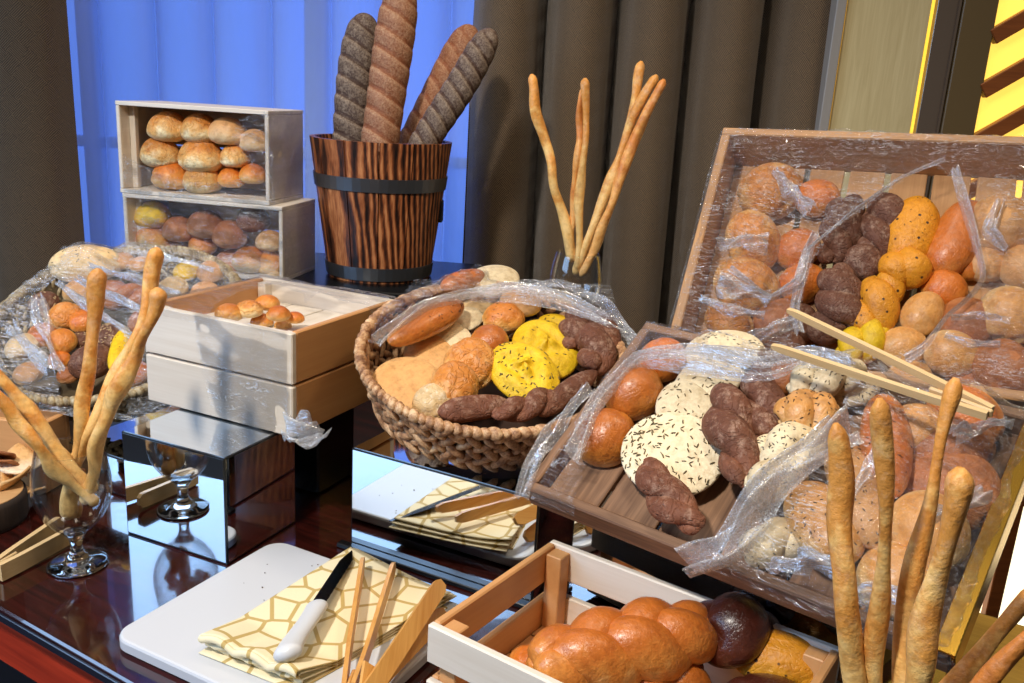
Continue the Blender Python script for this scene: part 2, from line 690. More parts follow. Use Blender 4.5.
def shape_braid(length, width, height, seed=0, reps=2.0, n=110, seg=18):
    mb = MB()
    s = np.linspace(0, 1, n)
    env = (np.clip(1 - np.abs(2 * s - 1) ** 2.6, 0, 1)) ** .45
    nz = Nz(seed)
    r = width * .33
    cs = np.linspace(0, 1, 30)
    mb.tube(np.stack([(cs - .5) * length * .86, 0 * cs, 0 * cs + height * .45], -1), width * .34 * np.sqrt(np.clip(1 - (2 * cs - 1) ** 4, .02, 1)), seg, True, .95 * height / width)
    for k in range(3):
        t = s * reps * 2 * PI + k * 2 * PI / 3
        x = (s - .5) * (length - 2 * r * .6)
        y = (width / 2 - r * .85) * np.sin(t) * env
        z = height * .48 + height * .14 * np.sin(2 * t) * env
        R = r * (.30 + .80 * env) * (1 + .05 * nz(np.stack([s * 9, s * 0 + k, s * 0], -1)))
        R = np.where(np.minimum(s, 1 - s) < .03, R * np.sqrt(np.clip(np.minimum(s, 1 - s) / .03, .02, 1)), R)
        mb.tube(np.stack([x, y, z], -1), R, seg, True, .95 * height / width * 1.35)
    return mb


def shape_core(length, r, flatz):
    return shape_loaf(length, r, 1, flatz)


def add_seeds(o, mb, n, seed, size, mat, zmin=.35, name='seed_topping', patch=None):
    """little seeds lying on the upper side of a bread: one part"""
    V = np.concatenate(mb.v)
    rs = np.random.RandomState(seed)
    quads = [f for f in mb.f if len(f) == 4]
    Q = np.array(quads)
    A = V[Q]
    nrm = np.cross(A[:, 2] - A[:, 0], A[:, 3] - A[:, 1])
    ar = np.linalg.norm(nrm, axis=1) + 1e-15
    nrm /= ar[:, None]
    c0 = V.mean(0)
    cen = A.mean(1)
    if np.mean(np.sum(nrm * (cen - c0), 1)) < 0:
        nrm = -nrm
    w = ar * (nrm[:, 2] > zmin)
    pn = Nz(seed + 5)
    span = np.ptp(V, axis=0).max()
    w = w * np.clip(pn(cen, 6 / span) * .3 + .8, .3, 1.5)
    if w.sum() <= 0: return
    pick = rs.choice(len(Q), n, p=w / w.sum())
    sb = MB()
    for q in pick:
        a, b = rs.rand(2)
        p = A[q][0] * (1 - a) * (1 - b) + A[q][1] * a * (1 - b) + A[q][2] * a * b + A[q][3] * (1 - a) * b
        nn = nrm[q]
        t = unit(np.cross(nn, rs.normal(size=3)))
        bt = np.cross(nn, t)
        k = size * rs.uniform(.75, 1.25)
        sb.ell(p + nn * k * .15, (t * k, bt * k * .26, nn * k * .24), 6, 4)
    s = sb.build(name, mat, o, True, fix=False)
    s['kind'] = 'stuff'
    return s


# ------------------------------------------------------------------ placing breads
REG = {}          # container name -> list of (u, v, top, radius) used by the film


def place(mb, name, mat, M, label, cat, group=None):
    o = mb.build(name, mat, None, True)
    o.matrix_world = M
    tag(o, label, cat, group)
    return o


def orient(P, ex, ez):
    ez = unit(ez)
    ex = np.array(ex, float)
    ex = unit(ex - ez * (ex @ ez))
    return Frame(P, ex, np.cross(ez, ex))


SEED = [100]


def round_bread(fr, key, px, py, w, mat, label, hb=.0, ratio=(1, .95, .72), lean=0.0, kind='bun', name='bread_bun', cat='bread bun', group=None,
                seeds=None, rot=None, sx=1.0, lean_to=None, sink=True, **kw):
    """round bread whose visible middle is at pixel (px, py) and is w pixels wide; its base stands hb above the frame's floor"""
    SEED[0] += 1
    sd = SEED[0]
    rs = random.Random(sd)
    # first guess of size for the height of the middle
    P = fr.hit(px, py, hb)
    r = w * dist(P) / FPX / 2
    hz = (r * ratio[2] * .75 if kind == 'bun' else r * ratio[2] * .5)
    P = fr.hit(px, py, hb + hz)
    r = 1.05 * w * dist(P) / FPX / 2
    up = fr.ez
    if lean:
        to = unit(CAMP - P) if lean_to is None else unit(lean_to)
        up = unit(fr.ez * (1 - lean) + to * lean)
    a = rs.uniform(0, 2 * PI) if rot is None else math.radians(rot)
    # rot is measured from the camera's right
    ex = RV * math.cos(a) + np.cross(up, RV) * math.sin(a)
    if kind == 'bun':
        mb = shape_bun(r * ratio[0], r * ratio[1], r * ratio[2] * 1.0, sd, **kw)
        h = r * ratio[2] * 1.25
    else:
        mb = shape_flat(r * ratio[0], r * ratio[1], r * ratio[2], sd, **kw)
        h = r * ratio[2]
    base = P - up * hz
    o = place(mb, name, mat, orient(base, ex, up).M(), label, cat, group)
    if seeds:
        add_seeds(o, mb, seeds[0], sd, seeds[1], seeds[2], seeds[3] if len(seeds) > 3 else .3)
    u, v, hh = fr.uv(P)
    REG.setdefault(key, []).append((u, v, hh + h * .55, r * 1.05))
    return o


def long_bread(fr, key, p0, p1, w, mat, label, hb=0.0, kind='twist', name='bread_roll', cat='bread roll', group=None, seeds=None, dh=0.0, lean=0.0, **kw):
    """long bread from pixel p0 to pixel p1, w pixels thick"""
    SEED[0] += 1
    sd = SEED[0]
    A = fr.hit(*p0, hb)
    r = w * dist(A) / FPX / 2
    A = fr.hit(*p0, hb + r * .8)
    B = fr.hit(*p1, hb + dh + r * .8)
    Lg = float(np.linalg.norm(B - A))
    up = fr.ez if not lean else unit(fr.ez * (1 - lean) + unit(CAMP - A) * lean)
    fz = kw.pop('flatz', .85)
    if kind == 'twist':
        mb = shape_twist(Lg, r, sd, flatz=fz, **kw)
    elif kind == 'twine':
        mb = shape_twine(Lg, r, sd, flatz=fz, **kw)
    elif kind == 'loaf':
        mb = shape_loaf(Lg, r, sd, flatz=fz, **kw)
    elif kind == 'braid':
        mb = shape_braid(Lg, 2 * r, 2 * r * fz, sd, **kw)
    f = orient((A + B) / 2, B - A, up)
    f.O = f.O - f.ez * r * fz
    o = place(mb, name, mat, f.M(), label, cat, group)
    if seeds:
        add_seeds(o, mb, seeds[0], sd, seeds[1], seeds[2], seeds[3] if len(seeds) > 3 else .2)
    for t in (.15, .5, .85):
        u, v, hh = fr.uv(A * (1 - t) + B * t)
        REG.setdefault(key, []).append((u, v, hh + r * .95, r * 1.25))
    return o


def smooth_path(pts, n=40):
    pts = np.array(pts, float)
    d = np.r_[0, np.cumsum(np.linalg.norm(np.diff(pts, axis=0), axis=1))]
    t = np.linspace(0, d[-1], n)
    Q = np.stack([np.interp(t, d, pts[:, i]) for i in range(3)], -1)
    for _ in range(6):
        Q[1:-1] = (Q[:-2] + 2 * Q[1:-1] + Q[2:]) / 4
    return Q


def stick(pts3, r, mat, label, seed, group=None, taper=.0, lump=.15):
    Q = smooth_path(pts3, 70)
    nz = Nz(seed)
    s = np.linspace(0, 1, len(Q))
    z = np.stack([s * 16, s * 0, s * 0], -1)
    rad = r * (1 + lump * nz(z)) * (1 - taper * s)
    e = np.minimum(s, 1 - s)
    rad = rad * np.sqrt(np.clip(e / .022, .08, 1))
    seg = 12
    th = np.linspace(0, 2 * PI, seg, endpoint=False)
    R = rad[:, None] * (1 + .10 * np.sin(th[None, :] * 2 + s[:, None] * 14 + seed) + .06 * np.sin(th[None, :] * 3 - s[:, None] * 31 + seed))
    Q = Q + .26 * r * np.stack([nz(z + 3), nz(z + 9), 0 * s], -1)
    c = Q.mean(0)
    mb = MB()
    mb.tube(Q - c, R, seg)
    o = mb.build('breadstick', mat, None, True)
    o.location = c
    return tag(o, label, 'breadstick', group)


# ------------------------------------------------------------------ film draped over a container
def blur(h):
    p = np.pad(h, 1, mode='edge')
    return (p[:-2, 1:-1] + p[2:, 1:-1] + p[1:-1, :-2] + p[1:-1, 2:]) / 4


def inpoly(x, y, poly):
    ins = np.zeros(x.shape, bool)
    n = len(poly)
    for i in range(n):
        x0, y0 = poly[i]
        x1, y1 = poly[(i + 1) % n]
        c = ((y0 > y) != (y1 > y))
        xx = (x1 - x0) * (y - y0) / (y1 - y0 + 1e-15) + x0
        ins ^= c & (x < xx)
    return ins


def drape(fr, key, u0, u1, v0, v1, rim, W, D, mat, name='cling_film', holes=(), keep=None, skirt=.03, seed=1, wr=.0014, gap=.003, nu=110, nv=90, iters=140, aniso=(30, 160), rimfn=None, part=None):
    U, V = np.meshgrid(np.linspace(u0, u1, nu), np.linspace(v0, v1, nv), indexing='ij')
    ox = np.maximum(np.maximum(-U, U - W), 0)
    oy = np.maximum(np.maximum(-V, V - D), 0)
    od = np.hypot(ox, oy)
    if rimfn is not None:
        od, rimh = rimfn(U, V)
    else:
        rimh = rim
    base = np.where(od > 0, rimh - od * 3.0, -1)
    base = np.maximum(base, rimh - skirt)
    inside = od <= 0
    edge = inside & (blur((~inside).astype(float)) > 0)
    h0 = np.where(inside, -.05, base)
    h0 = np.where(edge, rimh, h0)
    for (a, b, t, r) in REG.get(key, []):
        d2 = ((U - a) ** 2 + (V - b) ** 2) / r ** 2
        h0 = np.maximum(h0, np.where(d2 < 1, t * (.45 + .55 * np.sqrt(np.clip(1 - d2, 0, 1))), -1))
    h = h0.copy()
    h[h < 0] = rim if np.ndim(rim) == 0 else .02
    fixed = ~inside
    for _ in range(iters):
        hb = blur(h)
        h = np.where(fixed, h0, np.maximum(h0, hb))
    h = blur(blur(h)) + gap
    nz = Nz(seed)
    nz2 = Nz(seed + 3)
    P = np.stack([U * aniso[0], V * aniso[1], U * 0], -1)
    Q = np.stack([U * 60, V * 60, U * 0], -1)
    ridge = 1 - np.clip(np.abs(nz(P, 1.0)), 0, 1)
    h = h + wr * (ridge ** 2 * 1.5 + .8 * nz2(Q, 1.0))
    pts = np.stack([U, V, h], -1)
    msk = np.ones((nu - 1, nv - 1), bool)
    uc = (U[:-1, :-1] + U[1:, 1:]) / 2
    vc = (V[:-1, :-1] + V[1:, 1:]) / 2
    if keep is not None:
        k = np.zeros_like(msk)
        for poly in keep:
            k |= inpoly(uc, vc, poly)
        msk &= k
    for poly in holes:
        msk &= ~inpoly(uc, vc, poly)
    F = []
    for i in range(nu - 1):
        for j in range(nv - 1):
            if msk[i, j]:
                a = i * nv + j
                F.append((a, a + nv, a + nv + 1, a + 1))
    used = sorted({i for f in F for i in f})
    rm = {k: i for i, k in enumerate(used)}
    mb = MB()
    mb.add(pts.reshape(-1, 3)[used], [tuple(rm[i] for i in f) for f in F])
    o = mb.build(name, mat, part, True, fix=False)
    if part is None:
        o.matrix_world = fr.M()

    def height(u, v):
        i = int(np.clip(round((u - u0) / (u1 - u0) * (nu - 1)), 0, nu - 1))
        j = int(np.clip(round((v - v0) / (v1 - v0) * (nv - 1)), 0, nv - 1))
        return float(h[i, j])
    return o, height


def uvpoly(fr, h, pts):
    r = []
    for p in pts:
        u, v, _ = fr.uv(fr.hit(p[0], p[1], h))
        r.append((u, v))
    return r


def rope(name, pts, w, mat, parent=None, seed=1, up=(0, 0, 1), folds=9, amp=.35):
    """a gathered band of film: a ribbon bunched into lengthwise folds"""
    Q = smooth_path(pts, 60)
    T = np.gradient(Q, axis=0)
    T /= np.linalg.norm(T, axis=1)[:, None]
    U_ = np.array(up, float)
    S = np.cross(T, U_)
    S /= np.linalg.norm(S, axis=1)[:, None]
    Nn = np.cross(S, T)
    nz = Nz(seed)
    m = 26
    t = np.linspace(-1, 1, m)
    s = np.linspace(0, 1, len(Q))
    ww = w * (1 + .3 * nz(np.stack([s * 7, s * 0, s * 0], -1)))
    a = np.stack([s[:, None] * 10 + 0 * t[None], t[None] * folds * .9 + 0 * s[:, None], 0 * s[:, None] + 0 * t[None]], -1)
    hgt = w * amp * nz(a, 1.0) * (1 - .3 * np.abs(t[None])) + w * .45 * np.sqrt(np.clip(1 - t ** 2, 0, 1))[None]
    P = Q[:, None, :] + S[:, None, :] * (t[None, :, None] * ww[:, None, None] * .5) + Nn[:, None, :] * hgt[..., None]
    mb = MB()
    if parent is not None:
        Mi = np.array(parent.matrix_world.inverted())
        P = P @ Mi[:3, :3].T + Mi[:3, 3]
    mb.grid(P)
    return mb.build(name, mat, parent, True, fix=False)
# ------------------------------------------------------------------ material instances
pale_x = wood('whitewashed pine lengthwise', (232, 222, 208), (214, 200, 182), 'X', 1.0, .5, .8)
pale_y = wood('whitewashed pine crosswise', (232, 222, 208), (214, 200, 182), 'Y', 1.0, .5, .8)
pale_z = wood('whitewashed pine upright', (232, 222, 208), (214, 200, 182), 'Z', 1.0, .5, .8)
pine_x = wood('pine lengthwise', (216, 178, 134), (188, 146, 102), 'X', 1.0, .5, .9)
pine_y = wood('pine crosswise', (216, 178, 134), (188, 146, 102), 'Y', 1.0, .5, .9)
pine_z = wood('pine upright', (206, 160, 112), (176, 126, 80), 'Z', 1.0, .5, .9)
dpine_x = wood('amber pine lengthwise', (198, 150, 100), (164, 116, 72), 'X', 1.0, .5, .9)
dpine_y = wood('amber pine crosswise', (198, 150, 100), (164, 116, 72), 'Y', 1.0, .5, .9)
tan_x = wood('tan plywood lengthwise', (214, 160, 104), (196, 138, 84), 'X', .8, .5, .7)
tan_y = wood('tan plywood crosswise', (214, 160, 104), (196, 138, 84), 'Y', .8, .5, .7)
brown_x = wood('weathered brown board lengthwise', (150, 112, 82), (92, 62, 42), 'X', 1.2, .55, 1.2)
brown_y = wood('weathered brown board crosswise', (150, 112, 82), (92, 62, 42), 'Y', 1.2, .55, 1.2)
bamboo = wood('bamboo', (222, 168, 92), (196, 134, 62), 'X', 1.6, .4, 1.0)
palebamboo = wood('pale beech', (226, 196, 146), (206, 170, 116), 'X', 1.4, .45, .8)
char_z = None
mirror = mirror_mat('mirror glass')
mirrorside = mirror_mat('mirror glass pale', (.86, .92, .9))
black = plain('black lacquer', (10, 10, 11), .25)
blackcloth = plain('black matt board', (9, 9, 9), .6)
blackedge = plain('black mirror edging', (12, 13, 16), .3)
steel = plain('dark knife steel', (70, 70, 74), .22, 1.0)
bandsteel = plain('dull band steel', (120, 122, 126), .34, .9)
whiteplastic = plain('white handle plastic', (208, 209, 212), .35)
board_white = plain('white board plastic', (202, 205, 212), .42)
crumb = plain('brown crumb', (70, 45, 30), .8)
glass = glass_mat('clear drinking glass')
bowlglass = thin_glass_mat('thin bowl glass')
seed_black = plain('nigella seed', (26, 22, 20), .5)
seed_brown = plain('cumin seed', (96, 82, 52), .6)
seed_pale = plain('sesame oat', (214, 186, 140), .6)

F_CLEAR = film_mat('cling film clear', .5, .36, 1.2, 7, 22, .015, bmp=.8)
F_FRONT = film_mat('cling film front', 1.2, .30, .7, 6, 18)
F_BUSY = film_mat('cling film crumpled', 2.4, .45, 1.5, 8, 26, .02, bmp=.9)
F_ROPE = film_mat('cling film gathered', 0.0, .8, 1.6, 9, 30, .08, veil=.13)
F_LIGHT = film_mat('cling film taut', 1.2, .2, .5, 6, 16, .0)

golden = crust('golden bun crust', (206, 122, 40), (230, 168, 88), (244, 216, 160), .40, .15, .7, .45)
golden_crk = crust('golden crackled crust', (206, 128, 50), (232, 178, 104), (246, 226, 180), .48, .3, .8, 1.1)
glossy_b = crust('glossy brown bun crust', (188, 104, 38), (216, 138, 60), (234, 184, 112), .32, 0, .6, .35, .3)
orange_b = crust('orange brown crust', (206, 112, 38), (222, 144, 62), (232, 186, 118), .42, 0, .6, .4, .1)
tan_b = crust('tan soft crust', (206, 150, 92), (218, 172, 118), (232, 204, 160), .5, .1, .35, .25)
pinkish = crust('soft brown crust', (166, 98, 52), (184, 118, 68), (206, 152, 104), .5, .1, .6, .35)
darkbrown = crust('dark brown rye crust', (98, 58, 40), (116, 72, 50), (126, 84, 60), .72, .65, .6, 1.0, 0, None, 1.3, (190, 160, 138))
twistbrown = crust('rye twist crust', (108, 62, 40), (130, 78, 52), (142, 92, 64), .72, .75, .6, 1.0, 0, None, 1.3, (196, 160, 136))
chocolate = crust('chocolate glossy crust', (70, 30, 20), (84, 38, 26), (96, 48, 34), .3, 0, .3, .35, .4)
yellow = crust('turmeric yellow crust', (226, 184, 20), (232, 192, 28), (222, 170, 40), .55, 0, .35, .35)
yelloworange = crust('saffron crust', (206, 134, 26), (214, 150, 34), (222, 168, 60), .5, 0, .5, .5, 0, (70, .16, (60, 34, 16)))
paleflat = crust('pale flatbread crust', (222, 190, 140), (232, 208, 166), (238, 218, 184), .55, 0, .5, .2)
whiteflat = crust('white flatbread crust', (226, 206, 168), (236, 220, 188), (238, 224, 196), .55, 0, .4, .15)
peachflat = crust('peach flatbread crust', (218, 166, 104), (226, 182, 124), (232, 198, 150), .6, 0, .25, .1)
palebun = crust('pale gold bun crust', (208, 146, 76), (230, 192, 132), (242, 222, 182), .42, .1, .6, .3, .15)
orangeloaf = crust('orange loaf crust', (196, 106, 38), (214, 140, 66), (230, 184, 120), .4, .1, .5, .4, .2)
stick_m = crust('breadstick crust', (214, 146, 66), (234, 186, 110), (238, 196, 126), .5, .25, 1.5, .06)
stick_d = crust('breadstick darker crust', (198, 122, 52), (220, 158, 84), (228, 174, 104), .5, .15, 1.5, .06)
challah = crust('egg washed braid crust', (184, 102, 38), (212, 140, 66), (242, 204, 136), .33, 0, .6, .2, .25)
bag_dark = crust('dark floured baguette crust', (70, 46, 34), (86, 56, 42), (96, 64, 48), .7, .5, .3, .5, 0, None, 1.2, (182, 162, 140), .52)
bag_mid = crust('brown floured baguette crust', (138, 78, 44), (152, 90, 52), (140, 84, 50), .65, .35, .35, .5, 0, None, 1.2, (208, 172, 136), .52)
whitefloury = crust('floury crust', (222, 190, 140), (224, 180, 118), (216, 160, 90), .65, .8, .5, .7, 0, None, 1, (244, 236, 220))

SP_BLK = lambda n, s=.0024, z=.3: (n, s * .82, seed_black, z)
SP_CUM = lambda n, s=.0030, z=.3: (int(n * .62), s * .92, seed_brown, z)
SP_OAT = lambda n, s=.0026, z=.2: (n, s, seed_pale, z)


def char_wood():
    m, nt, out = nodes('charred stave wood')
    b = N(nt, 'ShaderNodeBsdfPrincipled')
    tc = N(nt, 'ShaderNodeTexCoord')
    P = mapping(nt, tc.outputs['Object'], (8, 8, 1.5))
    w = N(nt, 'ShaderNodeTexWave')
    w.wave_type = 'BANDS'
    w.bands_direction = 'DIAGONAL'
    w.inputs['Scale'].default_value = 4.6
    w.inputs['Distortion'].default_value = 7
    w.inputs['Detail'].default_value = 2
    w.inputs['Detail Scale'].default_value = .55
    L(nt, P, w.inputs['Vector'])
    P2 = mapping(nt, tc.outputs['Object'], (150, 150, 2.2))
    n2 = tex_noise(nt, P2, 2.0, 3, .6)
    n3 = tex_noise(nt, mapping(nt, tc.outputs['Object'], (14, 14, 5)), 1.6, 3, .6)
    f = math_(nt, 'ADD', math_(nt, 'MULTIPLY', w.outputs['Fac'], .32), math_(nt, 'ADD', math_(nt, 'MULTIPLY', n2, .42), math_(nt, 'MULTIPLY', n3, .48)))
    col = ramp(nt, f, [(.40, lin((24, 13, 9))), (.54, lin((78, 40, 23))), (.68, lin((150, 84, 46))), (.84, lin((204, 134, 84)))])
    L(nt, col, b.inputs['Base Color'])
    b.inputs['Roughness'].default_value = .38
    L(nt, bump(nt, f, .5, .002), b.inputs['Normal'])
    L(nt, b.outputs[0], out.inputs[0])
    return m


def fabric(name, a, bcol, sc=1.0):
    """woven herringbone curtain cloth"""
    m, nt, out = nodes(name)
    b = N(nt, 'ShaderNodeBsdfPrincipled')
    uvn = N(nt, 'ShaderNodeTexCoord')
    uv = uvn.outputs['UV']

    def wave(rot):
        w = N(nt, 'ShaderNodeTexWave')
        w.inputs['Scale'].default_value = 55 * sc
        w.inputs['Distortion'].default_value = 1.5
        w.inputs['Detail'].default_value = 2
        L(nt, mapping(nt, uv, (1, 1, 1), (0, 0, rot)), w.inputs['Vector'])
        return w.outputs['Fac']
    w1, w2 = wave(.75), wave(-.75)
    ch = N(nt, 'ShaderNodeTexChecker')
    ch.inputs['Scale'].default_value = 22 * sc
    L(nt, mapping(nt, uv, (1, .8, 1), (0, 0, .6)), ch.inputs['Vector'])
    f = N(nt, 'ShaderNodeMix')
    L(nt, ch.outputs['Fac'], f.inputs[0])
    L(nt, w1, f.inputs[2])
    L(nt, w2, f.inputs[3])
    n = tex_noise(nt, uv, 260, 2)
    g = math_(nt, 'ADD', math_(nt, 'MULTIPLY', f.outputs[0], .6), math_(nt, 'MULTIPLY', n, .4))
    L(nt, ramp(nt, g, [(.25, lin(bcol)), (.75, lin(a))]), b.inputs['Base Color'])
    b.inputs['Roughness'].default_value = .85
    b.inputs['Sheen Weight'].default_value = .2
    L(nt, bump(nt, g, .5, .002), b.inputs['Normal'])
    L(nt, b.outputs[0], out.inputs[0])
    return m


# ------------------------------------------------------------------ the setting
# table: dark glossy top with a red-brown apron
T0 = np.array([-.518, .824, 0.0])
TD = unit((.862, -.507, 0))
TE = unit((.507, .862, 0))
TF = Frame(T0, TD, TE)


def table_top_mat():
    m, nt, out = nodes('dark lacquered table top')
    b = N(nt, 'ShaderNodeBsdfPrincipled')
    tc = N(nt, 'ShaderNodeTexCoord')
    n = tex_noise(nt, mapping(nt, tc.outputs['Object'], (1.5, 30, 1)), 4, 4, .6)
    n2 = tex_noise(nt, tc.outputs['Object'], 30, 5, .7)
    L(nt, ramp(nt, n, [(.35, lin((30, 11, 9))), (.7, lin((66, 23, 18)))]), b.inputs['Base Color'])
    L(nt, ramp(nt, n2, [(.5, (.12, .12, .12)), (.8, (.3, .3, .3))]), b.inputs['Roughness'])
    b.inputs['Coat Weight'].default_value = 1.0
    b.inputs['Coat Roughness'].default_value = .02
    L(nt, b.outputs[0], out.inputs[0])
    return m


table = empty('buffet_table', TF.M(), 'long dark glossy buffet table with a red-brown front edge', 'table')
mb = MB(); mb.box((-1.0, 0, -.014), (.858, .95, 0), .002); mb.build('table_top', table_top_mat(), table)
apr = wood('red brown apron', (196, 62, 34), (140, 38, 20), 'X', .9, .4, 1.0)
mb = MB(); mb.box((-1.0, .012, -.085), (.858, .034, -.0141), .002); mb.build('apron', apr, table)
mb = MB(); mb.box((-1.0, -.0035, -.0135), (.858, -.0002, -.0045), .0008); mb.build('edge_strip', plain('dark table edging', (30, 32, 44), .2), table)
for (x, y) in ((-.74, .06), (.8, .06), (-.74, .86), (.8, .86)):
    mb = MB(); mb.box((x - .03, y - .03, -.76), (x + .03, y + .03, -.0141), .004); mb.build('leg', apr, table)

FLZ = -.76
fl = MB(); fl.box((-3, -2.5, FLZ - .05), (3, 3.2, FLZ)); tag(fl.build('floor', plain('dark carpet', (42, 34, 30), .9)), kind='structure')

# window behind the sheer: bright blue dusk sky outside a pale frame
WY = 2.64
sky = plain('dusk sky outside', (60, 110, 220), .5, 0, (90, 128, 206), 1.0)
wnd = tag(MB().build('window_1', None), kind='structure') if False else None
mb = MB(); mb.box((-2.2, WY, -.5), (.6, WY + .01, 1.9)); w1 = tag(mb.build('window_1', sky), kind='structure')
frm = plain('pale window frame', (196, 210, 232), .4)
for nm, lo, hi in (('sash', (-2.2, WY - .05, .33), (.6, WY - .005, .36)), ('sash', (-.62, WY - .045, -.5), (-.56, WY - .003, 1.9)), ('sash', (-1.25, WY - .045, -.5), (-1.2, WY - .003, 1.9))):
    mb = MB(); mb.box(lo, hi, .004); mb.build(nm, frm, w1)
wall = plain('taupe plaster', (96, 84, 72), .8)
mb = MB(); mb.box((.6, WY - .02, FLZ), (3, WY + .05, 2.6)); mb.box((-3, WY - .02, FLZ), (-2.2, WY + .05, 2.6)); mb.box((-2.2, WY - .02, FLZ), (.6, WY + .05, -.5)); mb.box((-2.2, WY - .02, 1.9), (.6, WY + .05, 2.6))
tag(mb.build('wall_back', wall), kind='structure')


def sheer_mat():
    m, nt, out = nodes('sheer voile')
    tr = N(nt, 'ShaderNodeBsdfTransparent')
    tr.inputs[0].default_value = (.88, .93, 1, 1)
    tl = N(nt, 'ShaderNodeBsdfTranslucent')
    tl.inputs[0].default_value = (.78, .82, .92, 1)
    df = N(nt, 'ShaderNodeBsdfDiffuse')
    df.inputs[0].default_value = (.62, .70, .9, 1)
    lw = N(nt, 'ShaderNodeLayerWeight')
    lw.inputs[0].default_value = .45
    a = N(nt, 'ShaderNodeMixShader')
    a.inputs[0].default_value = .35
    L(nt, tl.outputs[0], a.inputs[1]); L(nt, df.outputs[0], a.inputs[2])
    c = N(nt, 'ShaderNodeMixShader')
    L(nt, math_(nt, 'ADD', math_(nt, 'MULTIPLY', lw.outputs['Facing'], .75), .40, True), c.inputs[0])
    L(nt, tr.outputs[0], c.inputs[1]); L(nt, a.outputs[0], c.inputs[2])
    L(nt, c.outputs[0], out.inputs[0])
    return m


def curtain(name, x0, x1, y, z0, z1, fold, amp, seed, mat, label, thick=0.0, dy=0.0, n=260, phase=0.0, flare=.0):
    s = np.linspace(0, 1, n)
    nz = Nz(seed)
    ph = s * (x1 - x0) / fold * 2 * PI + .9 * nz(np.stack([s * 4, 0 * s, 0 * s], -1)) + phase
    zz = np.linspace(z0, z1, 14)
    P = np.zeros((n, len(zz), 3))
    for j, z in enumerate(zz):
        k = 1 + .18 * math.sin(j * .5 + seed)
        w = np.sin(ph + .25 * math.sin(z * 1.7 + seed))
        P[:, j, 0] = x0 + (x1 - x0) * s + .30 * fold * np.cos(ph) * .5
        P[:, j, 1] = y + dy * s + amp * k * np.sign(w) * np.abs(w) ** .8
        P[:, j, 2] = z
    arc = np.r_[0, np.cumsum(np.linalg.norm(np.diff(P[:, 0, :2], axis=0), axis=1))]
    mb = MB()
    mb.grid(P)
    o = mb.build(name, mat, None, True, fix=False)
    uvl = o.data.uv_layers.new(name='UVMap')
    vi = np.zeros(len(o.data.loops), int)
    o.data.loops.foreach_get('vertex_index', vi)
    uu = np.stack([arc[vi // len(zz)], zz[vi % len(zz)]], -1)
    uvl.data.foreach_set('uv', uu.ravel())
    if thick:
        md = o.modifiers.new('Solidify', 'SOLIDIFY')
        md.thickness = thick
    return tag(o, label, 'curtain')


cloth = fabric('brown herringbone curtain cloth', (122, 99, 71), (46, 35, 25), 1.5)
curtain('sheer_curtain', -2.2, .35, 2.44, FLZ + .01, 1.9, .15, .036, 4, sheer_mat(), 'translucent blue-lit sheer curtain hanging across the window')
curtain('curtain', -1.98, -1.085, 2.14, FLZ + .01, 1.9, .22, .045, 7, cloth, 'heavy brown curtain at the far side of the window beside the woven hamper', .003, phase=1.0)
curtain('curtain', -.145, .78, 2.22, FLZ + .01, 1.9, .185, .085, 12, cloth, 'heavy brown herringbone curtain hanging behind the glass of breadsticks', .003, phase=2.3)

# panelled pillar and lit lattice screen beyond the table's far end
PY = 2.12


def xat(px, py, y=PY):
    return float(on_y(px, py, y)[0])


greyp = plain('grey satin trim', (150, 145, 140), .4)
brass = wood('brushed champagne metal', (214, 198, 152), (188, 170, 124), 'Z', 1.6, .38, .7)
olive = plain('dark olive laminate', (98, 80, 50), .45)
bronze = plain('bronze mirror trim', (128, 112, 98), .25, .6)
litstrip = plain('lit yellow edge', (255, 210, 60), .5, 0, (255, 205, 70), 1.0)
amber = plain('backlit amber glass', (255, 205, 90), .4, 0, (255, 204, 84), 1.15)
white_lit = plain('backlit cream glass', (255, 240, 205), .4, 0, (255, 240, 200), 1.6)
lat = wood('brown lattice wood', (150, 84, 36), (112, 58, 22), 'X', 1, .4, .9)
z0, z1 = FLZ, 1.6
xs = [xat(p, 60) for p in (826, 836, 838.5, 926, 930, 946, 950, 984)]
mb = MB(); mb.box((xs[0], PY - .02, z0), (xs[1], PY + .05, z1), .002); tag(mb.build('trim_1', greyp), kind='structure')
mb = MB(); mb.box((xs[1] + .0005, PY, z0), (xs[2], PY + .05, z1), .001); tag(mb.build('trim_2', litstrip), kind='structure')
mb = MB(); mb.box((xs[2] + .0005, PY - .004, z0), (xs[3] - .01, PY + .05, z1), .001); tag(mb.build('pillar_panel', brass), kind='structure')
mb = MB(); mb.box((xs[3] - .0095, PY + .002, z0), (xs[3], PY + .05, z1), .001); tag(mb.build('trim_3', litstrip), kind='structure')
mb = MB(); mb.box((xs[3] + .0005, PY - .012, z0), (xs[6], PY + .05, z1), .001)
mb.box((xs[5], PY - .018, z0), (xs[5] + .004, PY - .0121, z1)); tag(mb.build('trim_4', bronze), kind='structure')
mb = MB(); mb.box((xs[6] + .0005, PY - .02, z0), (xs[7], PY + .05, z1), .002); tag(mb.build('wall_right_pier', olive), kind='structure')
